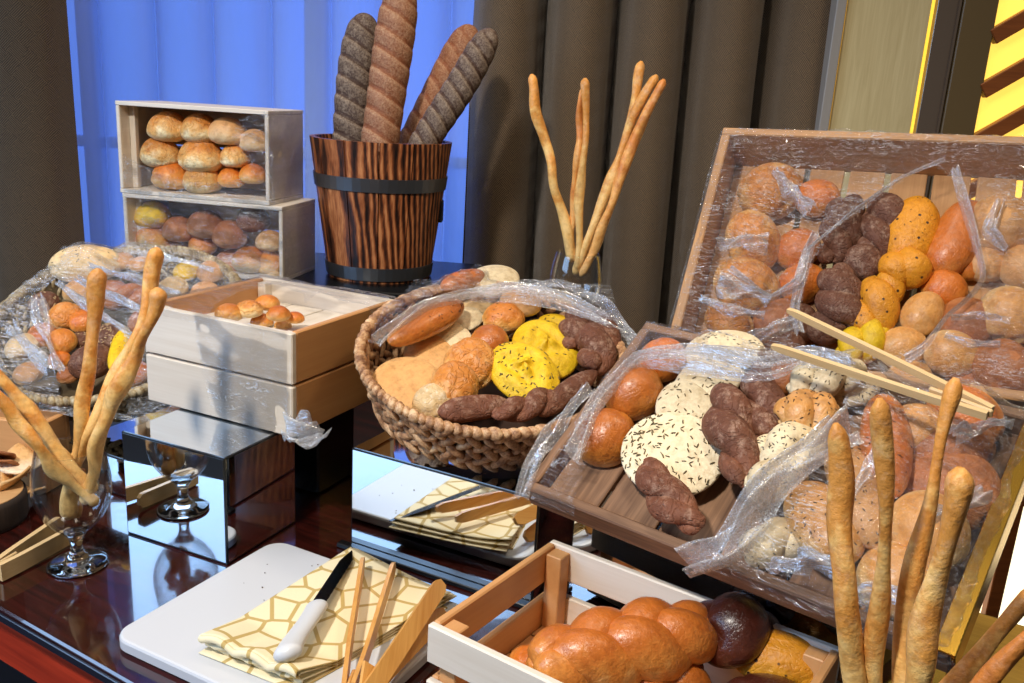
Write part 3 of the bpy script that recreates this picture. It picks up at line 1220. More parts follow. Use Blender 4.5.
# lattice
sx0 = xs[7] + .001
screen = empty('lattice_screen', Matrix.Translation((sx0, PY, FLZ)), 'backlit yellow screen with slanting brown wooden lattice bars', 'screen')
SW, SH = 1.1, 2.3
mb = MB(); mb.box((0, 0, .75), (SW, .03, SH)); mb.build('light_panel', amber, screen)
mb = MB(); mb.box((0, 0, .02), (SW, .03, .7495)); mb.build('lower_light_panel', white_lit, screen)
bar = MB()
for k in range(-10, 14):
    zc = k * .115 + .22
    # chevron pairs
    for j in range(4):
        xa = j * .28
        if j % 2 == 0:
            a, b_ = (xa, zc), (xa + .28, zc + .19)
        else:
            a, b_ = (xa, zc + .19), (xa + .28, zc)
        if min(a[1], b_[1]) < .03 or (max(a[1], b_[1]) < .80 and k % 3) or max(a[1], b_[1]) > SH: continue
        bar.obox((a[0], -.012, a[1]), (b_[0], -.012, b_[1]), .034, .022, (0, 1, 0), .002)
for j in (1, 2, 3):
    bar.box((j * .28 - .018, -.0245, 0), (j * .28 + .018, -.0005, SH), .002)
bar.build('lattice', lat, screen)
gold = plain('gold reflection metal', (226, 178, 74), .22, 1.0)
goldb = wood('brushed gold metal', (198, 160, 78), (164, 126, 56), 'X', 2, .35, .7)
# lights
def area(name, loc, target, size, energy, col, sy=None):
    l = bpy.data.lights.new(name, 'AREA')
    l.energy = energy
    l.color = col
    l.size = size
    if sy:
        l.shape = 'RECTANGLE'
        l.size_y = sy
    o = bpy.data.objects.new(name, l)
    COL.objects.link(o)
    o.location = loc
    o.rotation_euler = (Vector(target) - Vector(loc)).to_track_quat('-Z', 'Y').to_euler()
    return o


area('window_daylight', (-2.6, -.1, 1.15), (-.3, 1.0, .2), 1.7, 40, (.38, .62, 1.0), 1.2)


def spot(name, loc, target, energy, col, cone=70, blend=.6, rad=.08):
    l = bpy.data.lights.new(name, 'SPOT')
    l.energy = energy
    l.color = col
    l.spot_size = math.radians(cone)
    l.spot_blend = blend
    l.shadow_soft_size = rad
    o = bpy.data.objects.new(name, l)
    COL.objects.link(o)
    o.location = loc
    o.rotation_euler = (Vector(target) - Vector(loc)).to_track_quat('-Z', 'Y').to_euler()


spot('ceiling_spot', (-.85, -.15, 1.80), (-.22, 1.12, .15), 150, (1, .94, .85), 70, .7, .09)
area('curtain_fill', (-.2, 1.55, 2.5), (-.1, 2.2, .3), .5, 10, (1, .86, .70))  # added fill lamp that brightens the brown curtains
area('ceiling_spot', (.1, .15, 2.4), (.2, 1.0, .2), .25, 9, (1, .86, .66))
area('ceiling_spot', (1.2, 1.1, 2.3), (.5, 1.0, .2), .25, 9, (1, .80, .54))
wld = bpy.data.worlds.new('World')
scn.world = wld
wld.use_nodes = True
wld.node_tree.nodes['Background'].inputs[0].default_value = (.9, .85, .8, 1)
wld.node_tree.nodes['Background'].inputs[1].default_value = .10

cam = bpy.data.cameras.new('Camera')
cam.sensor_width = 36
cam.lens = FPX * 36 / 1024
cam.clip_start = .02
co = bpy.data.objects.new('Camera', cam)
COL.objects.link(co)
m4 = Matrix.Identity(4)
for i in range(3):
    m4[i][0], m4[i][1], m4[i][2], m4[i][3] = RV[i], UV[i], -fw[i], CAMP[i]
co.matrix_world = m4
scn.camera = co
vs = scn.view_settings
vs.view_transform = 'Standard'
vs.look = 'None'
vs.gamma = 1
vs.use_curve_mapping = False
vs.exposure = 0.2
scn.cycles.use_denoising = True
scn.cycles.transparent_max_bounces = 24
scn.cycles.max_bounces = 10
scn.cycles.transmission_bounces = 10
scn.cycles.sample_clamp_indirect = 6
scn.cycles.caustics_reflective = False
scn.cycles.caustics_refractive = False
# ------------------------------------------------------------------ risers and mirrored boxes


def mirror_box(fr, W, D, H, label, edge=True, lip=0.0):
    root = empty('mirrored_riser', fr.M(), label, 'display riser')
    e = .0025
    q = .0006
    mb = MB(); mb.box((q, q, 0.0), (W - q, D - q, H - q), .0004); mb.build('core', blackedge, root)
    for nm, lo, hi in (('mirror_face', (e, 0, e), (W - e, q * .9, H - e)), ('mirror_face', (W - q * .9, e, e), (W, D - e, H - e)), ('mirror_face', (0, e, e), (q * .9, D - e, H - e)), ('mirror_face', (e, D - q * .9, e), (W - e, D, H - e)), ('mirror_top', (e, e, H - q * .9), (W - e, D - e, H))):
        mb = MB(); mb.box(lo, hi); mb.build(nm, mirror, root)
    if lip:
        mb = MB(); mb.box((-lip, -lip, 0), (W + lip, -.0005, .006), .001); mb.build('base_strip', blackedge, root)
    return root


def riser(fr, W, D, H, label, name='display_block'):
    mb = MB(); mb.box((0, 0, 0), (W, D, H), .003)
    o = mb.build(name, black)
    o.matrix_world = fr.M()
    return tag(o, label, 'display riser')


CA = yaw_frame((-.459, .997, .0005), -23.5)
mirror_box(CA, .157, .128, .1340, 'mirrored box under the corner of the pine box, reflecting a wine glass')
CB = yaw_frame((-.184, .998, .0005), -26.5)
mirror_box(CB, .250, .17, .1300, 'wide mirrored box under the oval woven basket, reflecting the knife', lip=.012)
CC = yaw_frame((-.600, 1.140, .0005), -27)
mirror_box(CC, .165, .22, .055, 'long mirrored box under the pale woven hamper behind the wine glass')
CL = yaw_frame((.077, .888, .0005), -38.5)
mirror_box(CL, .33, .10, .120, 'mirrored box under the front of the brown slatted tray')
riser(yaw_frame((-.390, 1.195, .0005), -24.5), .15, .085, .1330, 'black block under the back of the pine box of buns')
riser(yaw_frame((-.86, 1.73, .0005), -4), .76, .36, .1640, 'long black shelf behind the pine box, under the charred bucket')
riser(yaw_frame((.035, 1.34, .0005), -4), .13, .14, .1690, 'small black block carrying the far glass of breadsticks')
riser(yaw_frame((.20, 1.235, .0005), -25), .30, .20, .165, 'black block under the upper pine crate of breads')
riser(yaw_frame((.155, .975, .0005), -38.5), .25, .09, .205, 'black block under the back of the brown slatted tray')

# ------------------------------------------------------------------ crates


def plank_wall(mb, lo, hi, axis_len, n, gap, bev=.0015):
    """n boards stacked along z between lo and hi"""
    z0, z1 = lo[2], hi[2]
    h = (z1 - z0 - gap * (n - 1)) / n
    for i in range(n):
        a = z0 + i * (h + gap)
        mb.box((lo[0], lo[1], a), (hi[0], hi[1], a + h), bev)


def open_crate(fr, W, D, H, label, mats, n=2, gap=.004, t=.009, slats=5, slat_axis='Y', sgap=.008, posts=True, name='wooden_crate', front=True, side_n=None, inner=None, cat='wooden crate', pt=.014, floor_up=0.0):
    mx, my, mz, mf = mats
    root = empty(name, fr.M(), label, cat)
    sn = side_n or n
    mb = MB(); plank_wall(mb, (0, 0, -H), (W, t, 0), 'X', n, gap); mb.build('front_panel', mx, root)
    mb = MB(); plank_wall(mb, (0, D - t, -H), (W, D, 0), 'X', n, gap); mb.build('back_panel', mx, root)
    for x in (0, W - t):
        mb = MB(); plank_wall(mb, (x, t + .0003, -H), (x + t, D - t - .0003, 0), 'Y', sn, gap); mb.build('side_panel', my, root)
    mb = MB()
    if slat_axis == 'Y':
        w = (W - 2 * t - .001 - sgap * (slats - 1)) / slats
        for i in range(slats):
            a = t + .0005 + i * (w + sgap)
            mb.box((a, t + .0005, -H + floor_up), (a + w, D - t - .0005, -H + .006 + floor_up), .001)
        mb.box((t + .0005, D * .2, -H - .008 + floor_up), (W - t - .0005, D * .2 + .02, -H - .0003 + floor_up), .001)
        mb.box((t + .0005, D * .75, -H - .008 + floor_up), (W - t - .0005, D * .75 + .02, -H - .0003 + floor_up), .001)
    else:
        w = (D - 2 * t - .001 - sgap * (slats - 1)) / slats
        for i in range(slats):
            a = t + .0005 + i * (w + sgap)
            mb.box((t + .0005, a, -H), (W - t - .0005, a + w, -H + .006), .001)
    mb.build('bottom_panel', mf, root)
    if posts:
        for x in (t + .0004, W - t - pt - .0004):
            for y in (t + .0004, D - t - pt - .0004):
                mb = MB(); mb.box((x, y, -H + .0063), (x + pt, y + pt, -.004), .001); mb.build('corner_post', mz, root)
    return root


# small pine box H
HW, HD, HH = .236, .226, .129
HF = yaw_frame((-.470, 1.104, .2645), -24.8)
open_crate(HF, HW, HD, HH, 'square pine box wrapped in film on the mirrored boxes', (pale_x, tan_y, pale_z, pale_y), 2, .003, .009, 4, 'Y', .003, True, floor_up=.092)
HFl = HF.up(-HH + .006)
# brown slatted tray C
CF = Frame((.019, .829, .170), (.331 - .019, .581 - .829, 0), (.150 - .019, .994 - .829, .137))
CW, CD, CHh = .402, .252, .028
TC = open_crate(CF, CW, CD, CHh, 'wide brown slatted tray of seeded breads tilted towards the front', (brown_x, brown_y, brown_y, brown_y), 1, 0, .011, 6, 'Y', .004, False, name='wooden_tray', cat='bread tray')
mb = MB(); mb.box((CW - .0115, .0, .0006), (CW + .004, CD, .003), .0006); mb.box((CW + .0006, 0, -CHh), (CW + .004, CD, .0005), .0006); mb.build('gold_reflection', gold, TC)  # gold strip stands in for the lattice's reflection in the film
CFl = CF.up(-CHh + .006)
# upper crate D
wA = 1.2
DA = CAMP + ray(672, 322) * wA
DE = CAMP + ray(724, 127) * (wA + .122)
DFx = CAMP + ray(1024, 136) * (wA + .122 - .16)
DF = Frame(DA, DFx - DE, DE - DA)
DD = float(np.linalg.norm(DE - DA)) + .045
DF.O = DF.O - DF.ey * .045
DW, DH = .46, .078
open_crate(DF, DW, DD, DH, 'large pine crate of rolls tilted up steeply at the back', (dpine_x, dpine_y, pine_z, dpine_y), 1, 0, .013, 8, 'Y', .008, False)
DFl = DF.up(-DH + .006)
# front crate J
JF = yaw_frame((-.059, .688, .100), -34)
JW, JD, JH = .30, .205, .094
open_crate(JF, JW, JD, JH, 'low white-fronted wooden crate with braided loaves in the foreground', (pale_x, tan_y, tan_y, tan_x), 2, .018, .008, 5, 'X', .003, True, side_n=2, pt=.018)
JFl = JF.up(-JH + .006)


# stacked boxes with open fronts (G1 above G2)
def front_box(fr, W, D, H, label):
    """open at the front (the -y side)"""
    root = empty('wooden_crate', fr.M(), label, 'wooden crate')
    t = .008
    mb = MB(); mb.box((0, 0, H - t), (W, D, H), .001); mb.build('top_panel', pale_x, root)
    mb = MB(); mb.box((0, 0, 0), (W, D, t), .001); mb.build('bottom_panel', pale_x, root)
    for x in (0, W - t):
        mb = MB(); plank_wall(mb, (x, .0005, t + .0003), (x + t, D - .0005, H - t - .0003), 'Y', 1, 0); mb.build('side_panel', pale_y, root)
    mb = MB(); plank_wall(mb, (t + .0003, D - t, t + .0003), (W - t - .0003, D - .0005, H - t - .0003), 'X', 2, .004); mb.build('back_panel', tan_x, root)
    for x in (t + .0004, W - t - .0124):
        mb = MB(); mb.box((x, .03, t + .0004), (x + .012, .042, H - t - .0004), .001); mb.build('corner_post', pale_z, root)
    return root


G2 = yaw_frame((-.787, 1.780, .1650), -10.9)
GW, GD = .340, .155
front_box(G2, GW, GD, .148, 'lower of the two stacked film-wrapped crates by the window')
gtop = G2.O + G2.ez * .1485
G1 = yaw_frame(gtop + G2.ex * -.004, -10.9)
G1H = .176
front_box(G1, .318, GD, G1H, 'upper of the two stacked film-wrapped crates, filled with round buns')


# ------------------------------------------------------------------ woven baskets
def woven(mb, fr, a, b, H, flare, rows, per, size, seed, thick=.55, bulge=.1):
    rs = random.Random(seed)
    for i in range(rows):
        t = (i + .5) / rows
        k = 1 - flare * (1 - t) - bulge * 0
        for j in range(per):
            th = (j + .5 * (i % 2)) / per * 2 * PI
            c, s_ = math.cos(th), math.sin(th)
            P = np.array([a * k * c, b * k * s_, -H + H * t])
            T = unit((-a * s_, b * c, 0))
            Nn = unit((b * c, a * s_, -.25 * b))
            U_ = np.cross(Nn, T)
            sl = (.75 if i % 2 else -.75) + rs.uniform(-.2, .2)
            A = T * math.cos(sl) + U_ * math.sin(sl)
            B = np.cross(Nn, A)
            q = size * rs.uniform(.85, 1.12)
            mb.ell(P + Nn * size * .12 * rs.uniform(-1, 1), (A * q, B * q * .40, Nn * q * thick * .6), 8, 7)


def basket(fr, a, b, H, label, mat, rows, per, size, seed, flare=.22, rimr=.011, rimper=70, shell=None, name='woven_basket', fold=0.0):
    root = empty(name, fr.M(), label, 'woven basket')
    mb = MB()
    woven(mb, fr, a, b, H, flare, rows, per, size, seed)
    mb.build('woven_wall', mat, root, True, fix=False)
    mb = MB()
    th = np.linspace(0, 2 * PI, 64, endpoint=False)
    P = []
    for (k, z) in ((1 - flare * .04, -H * .05), (1 - flare * .5, -H * .5), (1 - flare, -H), (.5, -H), (.02, -H)):
        P.append(np.stack([a * k * .985 * np.cos(th), b * k * .985 * np.sin(th), 0 * th + z], -1))
    mb.grid(np.array(P), closed_v=True, flip=True)
    mb.build('lining', shell, root, True)
    rs = random.Random(seed + 1)
    mb = MB()
    for j in range(rimper):
        t = j / rimper * 2 * PI
        P0 = np.array([a * math.cos(t), b * math.sin(t), 0])
        T = unit((-a * math.sin(t), b * math.cos(t), 0))
        Nn = unit((b * math.cos(t), a * math.sin(t), 0))
        Z = np.array([0, 0, 1.0])
        A = unit(T * .75 + Nn * .55 * (1 if j % 2 else .8) + Z * .35)
        B = unit(np.cross(Z, A))
        q = rimr * rs.uniform(.9, 1.15)
        mb.ell(P0, (A * q * 1.35, B * q * .8, np.cross(A, B) * q * .95), 8, 6)
    mb.build('rim', mat, root, True, fix=False)
    return root


def straw(name, a, b, c):
    m, nt, out = nodes(name)
    bs = N(nt, 'ShaderNodeBsdfPrincipled')
    tc = N(nt, 'ShaderNodeTexCoord')
    n1 = tex_noise(nt, tc.outputs['Object'], 70, 2)
    n2 = tex_noise(nt, tc.outputs['Object'], 420, 3, .7)
    f = math_(nt, 'ADD', math_(nt, 'MULTIPLY', n1, .6), math_(nt, 'MULTIPLY', n2, .4))
    L(nt, ramp(nt, f, [(.38, lin(c)), (.5, lin(b)), (.62, lin(a))]), bs.inputs['Base Color'])
    bs.inputs['Roughness'].default_value = .6
    L(nt, bump(nt, n2, .5, .001), bs.inputs['Normal'])
    L(nt, bs.outputs[0], out.inputs[0])
    return m


hyacinth = straw('water hyacinth leaf', (226, 188, 144), (184, 138, 98), (124, 84, 56))
seagrass = straw('pale seagrass', (206, 190, 156), (164, 144, 108), (108, 92, 66))
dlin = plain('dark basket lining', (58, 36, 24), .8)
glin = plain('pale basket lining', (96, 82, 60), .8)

# oval basket B: rim plane tilted towards the viewer
BT = math.radians(20)
bz = .247
bc = on_z(493, 352, bz)
bdir = unit((.12, -1, 0))          # the low side
bx = unit(np.cross(bdir, (0, 0, 1)) * -1)
bx = unit((1, .12 + .02, .012))
by = unit(np.array([-bx[1], bx[0], 0]) * math.cos(BT) + np.array([0, 0, 1]) * math.sin(BT))
BF = Frame(bc, bx, by)
BA, BB, BH = .158, .148, .068
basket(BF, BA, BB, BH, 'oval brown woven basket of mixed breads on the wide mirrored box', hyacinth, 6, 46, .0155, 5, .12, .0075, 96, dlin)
BFl = BF.up(-BH + .004)

# pale basket E
ET = math.radians(25)
ec = on_z(117, 318, .190)
ex_ = unit((1, -.10, .01))
ey_ = unit(np.array([.10, 1, 0]) * math.cos(ET) + np.array([0, 0, 1]) * math.sin(ET))
EF = Frame(ec, ex_, ey_)
EA, EB, EH = .181, .180, .062
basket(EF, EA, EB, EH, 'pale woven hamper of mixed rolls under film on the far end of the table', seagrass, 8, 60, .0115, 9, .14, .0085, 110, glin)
EFl = EF.up(-EH + .004)
print('basket', bc, 'E', ec, 'lowest B', BF.pt(0, -BB * .8, -BH), 'E', EF.pt(0, -EB * .86, -EH))

# ------------------------------------------------------------------ charred bucket
bk = np.array([-.288, 1.862, .1648])
root = empty('wooden_bucket', Matrix.Translation(bk), 'charred wooden bucket with dark steel bands holding baguettes', 'bucket')
BKH, RT, RB = .278, .143, .106
char = char_wood()
mb = MB()
ns = 13
for i in range(ns):
    a0, a1 = (i + .02) / ns * 2 * PI, (i + .98) / ns * 2 * PI
    V = []
    for zf in (0, .33, .66, 1):
        R = RB + (RT - RB) * zf
        for rr in (R, R - .011):
            for a in np.linspace(a0, a1, 5):
                V.append((rr * math.cos(a), rr * math.sin(a), BKH * zf))
    Fc = []
    st = 10
    for l in range(3):
        for q in range(4):
            A = l * st + q
            Fc.append((A, A + 1, A + 1 + st, A + st))
            A5 = A + 5
            Fc.append((A5 + 1, A5, A5 + st, A5 + 1 + st))
        Fc.append((l * st, l * st + st, l * st + st + 5, l * st + 5))
        Fc.append((l * st + 4, l * st + 9, l * st + st + 9, l * st + st + 4))
    for q in range(4):
        Fc.append((q, q + 5, q + 6, q + 1))
        t_ = 3 * st + q
        Fc.append((t_, t_ + 1, t_ + 6, t_ + 5))
    mb.add(V, Fc)
mb.build('staves', char, root)
mb = MB(); mb.lathe([(.001, .012), (RB - .012, .012), (RB - .012, .004), (.001, .004)], 32); mb.build('bucket_floor', char, root)
for zf, h in ((.66, .026), (.02, .026)):
    R0 = RB + (RT - RB) * zf
    R1 = RB + (RT - RB) * (zf + h / BKH)
    z_ = BKH * zf
    mb = MB(); mb.lathe([(R0 + .0006, z_), (R0 + .003, z_), (R1 + .003, z_ + h), (R1 + .0006, z_ + h), (R0 + .0006, z_)], 48); mb.build('steel_band', bandsteel, root)
mb = MB()
for s_ in (1,):
    mb.box((RB + (RT - RB) * .5 - .004, -.014, BKH * .42), (RB + (RT - RB) * .5 + .005, .014, BKH * .58), .002)
mb.build('handle_lug', blackedge, root)


def in_bucket(p_top, off, w, mat, label, cuts, seed, bend=0.0, cutd=.13, flatz=.9):
    """baguette standing in the bucket: the foot sits near the floor, the head is p_top"""
    foot = np.array(off)
    top = np.array(p_top)
    Lg = float(np.linalg.norm(top - foot))
    r = w * dist(top) / FPX / 2
    mb_ = shape_loaf(Lg, r, seed, flatz, cuts, cutd * 1.3, bend, 7.0, 220, 32, 1.6, .05)
    ex = (top - foot) / Lg
    f = orient((top + foot) / 2, ex, -np.array(bk - CAMP) / np.linalg.norm(bk - CAMP))
    f.O = f.O - f.ez * r * flatz
    return place(mb_, 'baguette', mat, f.M(), label, 'baguette')


by0 = bk[1]
in_bucket(on_y(366, 10, by0 - .0), on_y(351, 200, by0 - .005), 37, bag_dark, 'dark floury baguette leaning at the window side of the bucket', 10, 31, .03, .16)
in_bucket(on_y(404, -24, by0 - .045), on_y(374, 200, by0 - .052), 37, bag_mid, 'tallest brown baguette with broad slashes, upright in the bucket', 11, 32, .01, .12)
in_bucket(on_y(474, 22, by0 + .045), on_y(388, 196, by0 + .04), 34, bag_mid, 'brown baguette tilted in the bucket behind the dark slim one', 10, 33, .0, .12)
in_bucket(on_y(494, 26, by0 - .034), on_y(406, 172, by0 - .022), 31, bag_dark, 'slim dark floured baguette tilted furthest towards the brown curtain', 11, 34, -.015, .17)
# ------------------------------------------------------------------ stacked crates' rolls


def box_bun(fr, px, py, w, dep, mat, label, group, ratio=(1.03, .98, 1.0), name='bread_bun', cat='bread bun', **kw):
    SEED[0] += 1
    sd = SEED[0]
    P = on_plane(fr.pt(0, dep, 0), fr.ey, px, py)
    r = 1.10 * w * dist(P) / FPX / 2
    a = random.Random(sd).uniform(0, 2 * PI)
    mb = shape_bun(r * ratio[0], r * ratio[1], r * ratio[2], sd, **kw)
    f = orient(P - np.array([0, 0, 1]) * r * ratio[2] * .72, (math.cos(a), math.sin(a), 0), (0, 0, 1))
    return place(mb, name, mat, f.M(), label, cat, group)


g = 'buns in the upper stacked crate'
for (px, py, w, dep, mt, lb) in (
    (168, 126, 38, .045, golden_crk, 'round golden bun at the open side of the top row in the upper stacked crate'),
    (200, 128, 35, .045, golden_crk, 'pale-waisted bun in the middle of the top row in the upper stacked crate'),
    (229, 131, 33, .045, tan_b, 'smooth tan bun third in the top row of the upper stacked crate'),
    (255, 140, 28, .04, tan_b, 'bun under the crumpled film corner of the upper stacked crate'),
    (161, 152, 37, .045, golden_crk, 'bun at the open side of the second row in the upper stacked crate'),
    (201, 155, 41, .045, golden_crk, 'widest pale-sided bun in the middle of the upper stacked crate'),
    (235, 155, 29, .05, golden_crk, 'small creased bun third in the second row of the upper stacked crate'),
    (172, 174, 36, .045, orange_b, 'orange bun half behind the drooping film in the upper stacked crate'),
    (203, 178, 37, .045, golden_crk, 'golden bun in the middle of the lowest row in the upper stacked crate'),
    (231, 177, 25, .045, orange_b, 'small orange bun in the lowest row of the upper stacked crate'),
    (253, 173, 25, .045, orange_b, 'small orange bun in the corner of the lowest row, upper stacked crate'),
):
    box_bun(G1, px, py, w, dep, mt, lb, g)
g = 'rolls in the lower stacked crate'
for (px, py, w, dep, mt, lb) in (
    (153, 214, 32, .05, yellow, 'yellow roll at the window end of the lower stacked crate'),
    (155, 236, 34, .05, golden, 'golden roll half hidden by the hamper rim in the lower stacked crate'),
    (179, 229, 30, .04, pinkish, 'soft brown roll second from the window end in the lower stacked crate'),
    (206, 223, 36, .045, pinkish, 'large dull brown roll behind film near the middle of the lower stacked crate'),
    (203, 243, 26, .05, orange_b, 'small orange roll between two brown ones in the lower stacked crate'),
    (230, 234, 34, .045, pinkish, 'reddish brown roll with a star crease in the lower stacked crate'),
    (254, 219, 30, .06, twistbrown, 'dim brown roll high up at the bucket end of the lower stacked crate'),
    (270, 240, 26, .045, tan_b, 'tan roll against the bucket-side wall of the lower stacked crate'),
    (250, 259, 32, .035, golden, 'glossy golden roll with cross creases in the lower stacked crate'),
    (269, 262, 27, .045, golden, 'golden roll behind the cross-creased one in the lower stacked crate'),
    (232, 262, 30, .05, pinkish, 'dark reddish roll low behind the hamper rim in the lower stacked crate'),
    (275, 277, 16, .03, paleflat, 'small pale roll in the bottom corner of the lower stacked crate'),
    (180, 252, 30, .05, pinkish, 'brown roll just above the hamper rim in the lower stacked crate'),
):
    box_bun(G2, px, py, w, dep, mt, lb, g)

# ------------------------------------------------------------------ pine box H
g = 'buns in the square pine box'
for (px, py, w, hb, mt, lb) in (
    (229, 312, 28, 0.104, golden, 'smooth golden bun nearest the film-covered corner of the pine box'),
    (249, 308, 27, 0.108, golden_crk, 'pale-topped golden bun in the middle of the pine box'),
    (267, 302, 24, 0.108, golden, 'golden bun at the back of the pine box'),
    (279, 313, 24, 0.108, orange_b, 'ring-creased orange bun in the pine box'),
    (295, 317, 18, 0.102, orange_b, 'orange bun against the bare inner wall of the pine box'),
    (262, 320, 22, 0.092, golden, 'golden bun low at the front wall of the pine box'),
    (283, 325, 18, 0.087, palebun, 'pale bun peeping over the front edge of the pine box'),
):
    round_bread(HFl, 'H', px, py, w, mt, lb, hb, (1, .95, .8), group=g)

# ------------------------------------------------------------------ pale hamper E
g = 'rolls in the pale hamper'
E_ = lambda *a, **k: round_bread(EFl, 'E', *a, group=g, **k)
E_(86, 262, 66, paleflat, 'broad seeded pale loaf under film at the back of the hamper', .045, (1, .62, .6), .2, seeds=SP_CUM(60, .0022), rot=8)
E_(122, 260, 24, tan_b, 'small tan roll beside the seeded loaf at the back of the hamper', .05)
E_(140, 263, 22, tan_b, 'pale tan roll behind the tall twisted breadstick in the hamper', .05)
E_(43, 303, 30, darkbrown, 'rough dark seeded roll at the curtain end of the hamper', .05, (1, .95, .8), .2, seeds=SP_OAT(40))
E_(64, 314, 32, golden_crk, 'golden cracked bun in the gap of the film over the hamper', .058, (1, .95, .8), .3)
E_(84, 320, 28, orange_b, 'orange bun partly behind the straight breadstick in the hamper', .055, (1, .95, .8), .2)
E_(61, 340, 29, golden, 'golden crackled roll in front of the cracked bun in the hamper', .055, (1, .95, .8), .3)
E_(43, 333, 30, orange_b, 'orange roll beside the folded film edge in the hamper', .045, (1, .95, .8), .2)
E_(82, 338, 22, darkbrown, 'small dark oat-sprinkled roll behind the straight breadstick in the hamper', .045, seeds=SP_OAT(40))
E_(109, 336, 32, darkbrown, 'dark brown roll dotted with oats in the hamper', .055, (1, .95, .8), .2, seeds=SP_OAT(70))
E_(90, 360, 42, darkbrown, 'largest dark brown roll at the front of the hamper', .05, (1, .85, .75), .3)
E_(59, 359, 22, orange_b, 'orange roll peeping between film and the front dark roll of the hamper', .045, (1, .95, .8), .2)
E_(68, 374, 22, pinkish, 'small brown roll at the front rim of the hamper', .045)
long_bread(EFl, 'E', (125, 328), (114, 372), 17, yellow, 'yellow seeded bread standing against a breadstick in the hamper', .06, 'loaf', group=g, seeds=SP_BLK(9, .0018))
E_(134, 372, 30, orange_b, 'orange roll at the pine box end of the hamper', .045, (1, .95, .8), .2)
E_(186, 270, 26, yellow, 'yellow roll under film at the crate end of the hamper', .04)
E_(212, 270, 30, tan_b, 'tan roll under film by the hamper rim next to the stacked crates', .04)
E_(172, 287, 30, paleflat, 'pale yellowish roll under film beside the pine box', .04)
E_(205, 292, 30, tan_b, 'tan roll in the hamper just behind the pine box corner', .03)
E_(22, 345, 34, paleflat, 'pale roll under bunched film at the curtain end of the hamper', .045)
E_(27, 372, 30, tan_b, 'tan roll under film low at the front of the hamper', .04)
long_bread(EFl, 'E', (95, 300), (160, 292), 30, pinkish, 'long brown bread under the streaked film across the hamper', .05, 'twine', group=g)
E_(150, 320, 44, pinkish, 'brown round bread under film behind the crossed breadsticks in the hamper', .045)
E_(110, 292, 36, pinkish, 'brown bread under the bright film streaks in the middle of the hamper', .035)
E_(78, 290, 30, tan_b, 'tan bread under film above the golden cracked bun in the hamper', .035)

# ------------------------------------------------------------------ oval basket B
g = 'breads in the oval woven basket'
B_ = lambda *a, **k: round_bread(BFl, 'B', *a, group=g, **k)
FB = dict(kind='flat', name='flatbread', cat='flatbread')
B_(406, 384, 66, peachflat, 'large peach-coloured flatbread at the near side of the oval basket', .030, (1, 1.0, .30), .25, dim=.05, **FB)
B_(428, 353, 52, peachflat, 'peach flatbread just behind the largest one in the oval basket', .030, (1, .9, .3), .2, dim=.05, **FB)
B_(449, 337, 46, whiteflat, 'white flatbread in the middle of the overlapping row in the oval basket', .034, (1, .85, .3), .2, dim=.06, **FB)
B_(466, 319, 40, whiteflat, 'white flatbread fourth back in the overlapping row in the oval basket', .036, (1, .8, .35), .2, dim=.06, **FB)
B_(474, 307, 42, paleflat, 'pale flatbread tucked under the film band of the oval basket', .034, (1, .8, .35), .2, dim=.06, **FB)
long_bread(BFl, 'B', (389, 343), (462, 303), 34, glossy_b, 'glossy orange loaf with black seeds at the pine box side of the oval basket', .048, 'loaf', 'seeded_loaf', 'bread loaf', g, SP_BLK(22, .0022, .2), flatz=.8, power=2.2)
long_bread(BFl, 'B', (441, 288), (484, 274), 23, orangeloaf, 'orange seeded loaf highest at the back of the oval basket', .058, 'loaf', 'seeded_loaf', 'bread loaf', g, SP_BLK(10, .002, .2), power=2.2)
B_(492, 281, 54, whiteflat, 'white flatbread beside the orange loaf at the back of the oval basket', .055, (1, .75, .4), .1, dim=.05, **FB)
B_(504, 316, 40, golden, 'speckled golden bun under the film band of the oval basket', .045, (1, .9, .75), .2, seeds=SP_BLK(14, .0018))
B_(489, 340, 40, glossy_b, 'smooth shiny golden bun in the middle of the oval basket', .052, (1, .95, .75), .3, lump=.03, crease=.03)
B_(470, 362, 58, golden_crk, 'broad wrinkled golden bun in the middle of the oval basket', .048, (1, .9, .7), .3, crease=.14)
B_(456, 383, 56, golden_crk, 'crackled bun with pale flour beside the yellow flatbread in the oval basket', .046, (1, .85, .7), .3, crease=.16)
B_(434, 400, 43, whitefloury, 'small round bun with a white floury top at the front of the oval basket', .042, (1, .95, .8), .3, crease=.12)
YF = dict(kind='flat', name='yellow_flatbread', cat='flatbread')
B_(556, 334, 58, yellow, 'yellow flatbread furthest back of three in the oval basket', .036, (1, .85, .35), .15, seeds=SP_CUM(50, .0026), dim=.12, ring=.2, **YF)
B_(546, 349, 72, yellow, 'broad dimpled yellow flatbread, middle of three in the oval basket', .044, (1, .85, .32), .25, seeds=SP_CUM(30, .0026), dim=.2, ring=.24, **YF)
B_(523, 371, 76, yellow, 'nearest yellow flatbread with cumin seeds in the oval basket', .056, (1, .78, .32), .35, seeds=SP_CUM(120, .0027), dim=.22, ring=.3, **YF)
TW = dict(name='rye_roll', cat='rye roll', group=g)
long_bread(BFl, 'B', (438, 414), (508, 402), 29, twistbrown, 'dark rye finger roll under the floury bun in the oval basket', .052, 'twist', turns=.7, depth=.12, **TW)
long_bread(BFl, 'B', (489, 416), (556, 391), 30, twistbrown, 'dark rye roll with a curled end under the near yellow flatbread', .054, 'twine', turns=1.3, bend=-.08, **TW)
long_bread(BFl, 'B', (538, 415), (596, 371), 25, twistbrown, 'slim rye finger roll along the front rim of the oval basket', .052, 'twist', turns=.8, depth=.12, **TW)
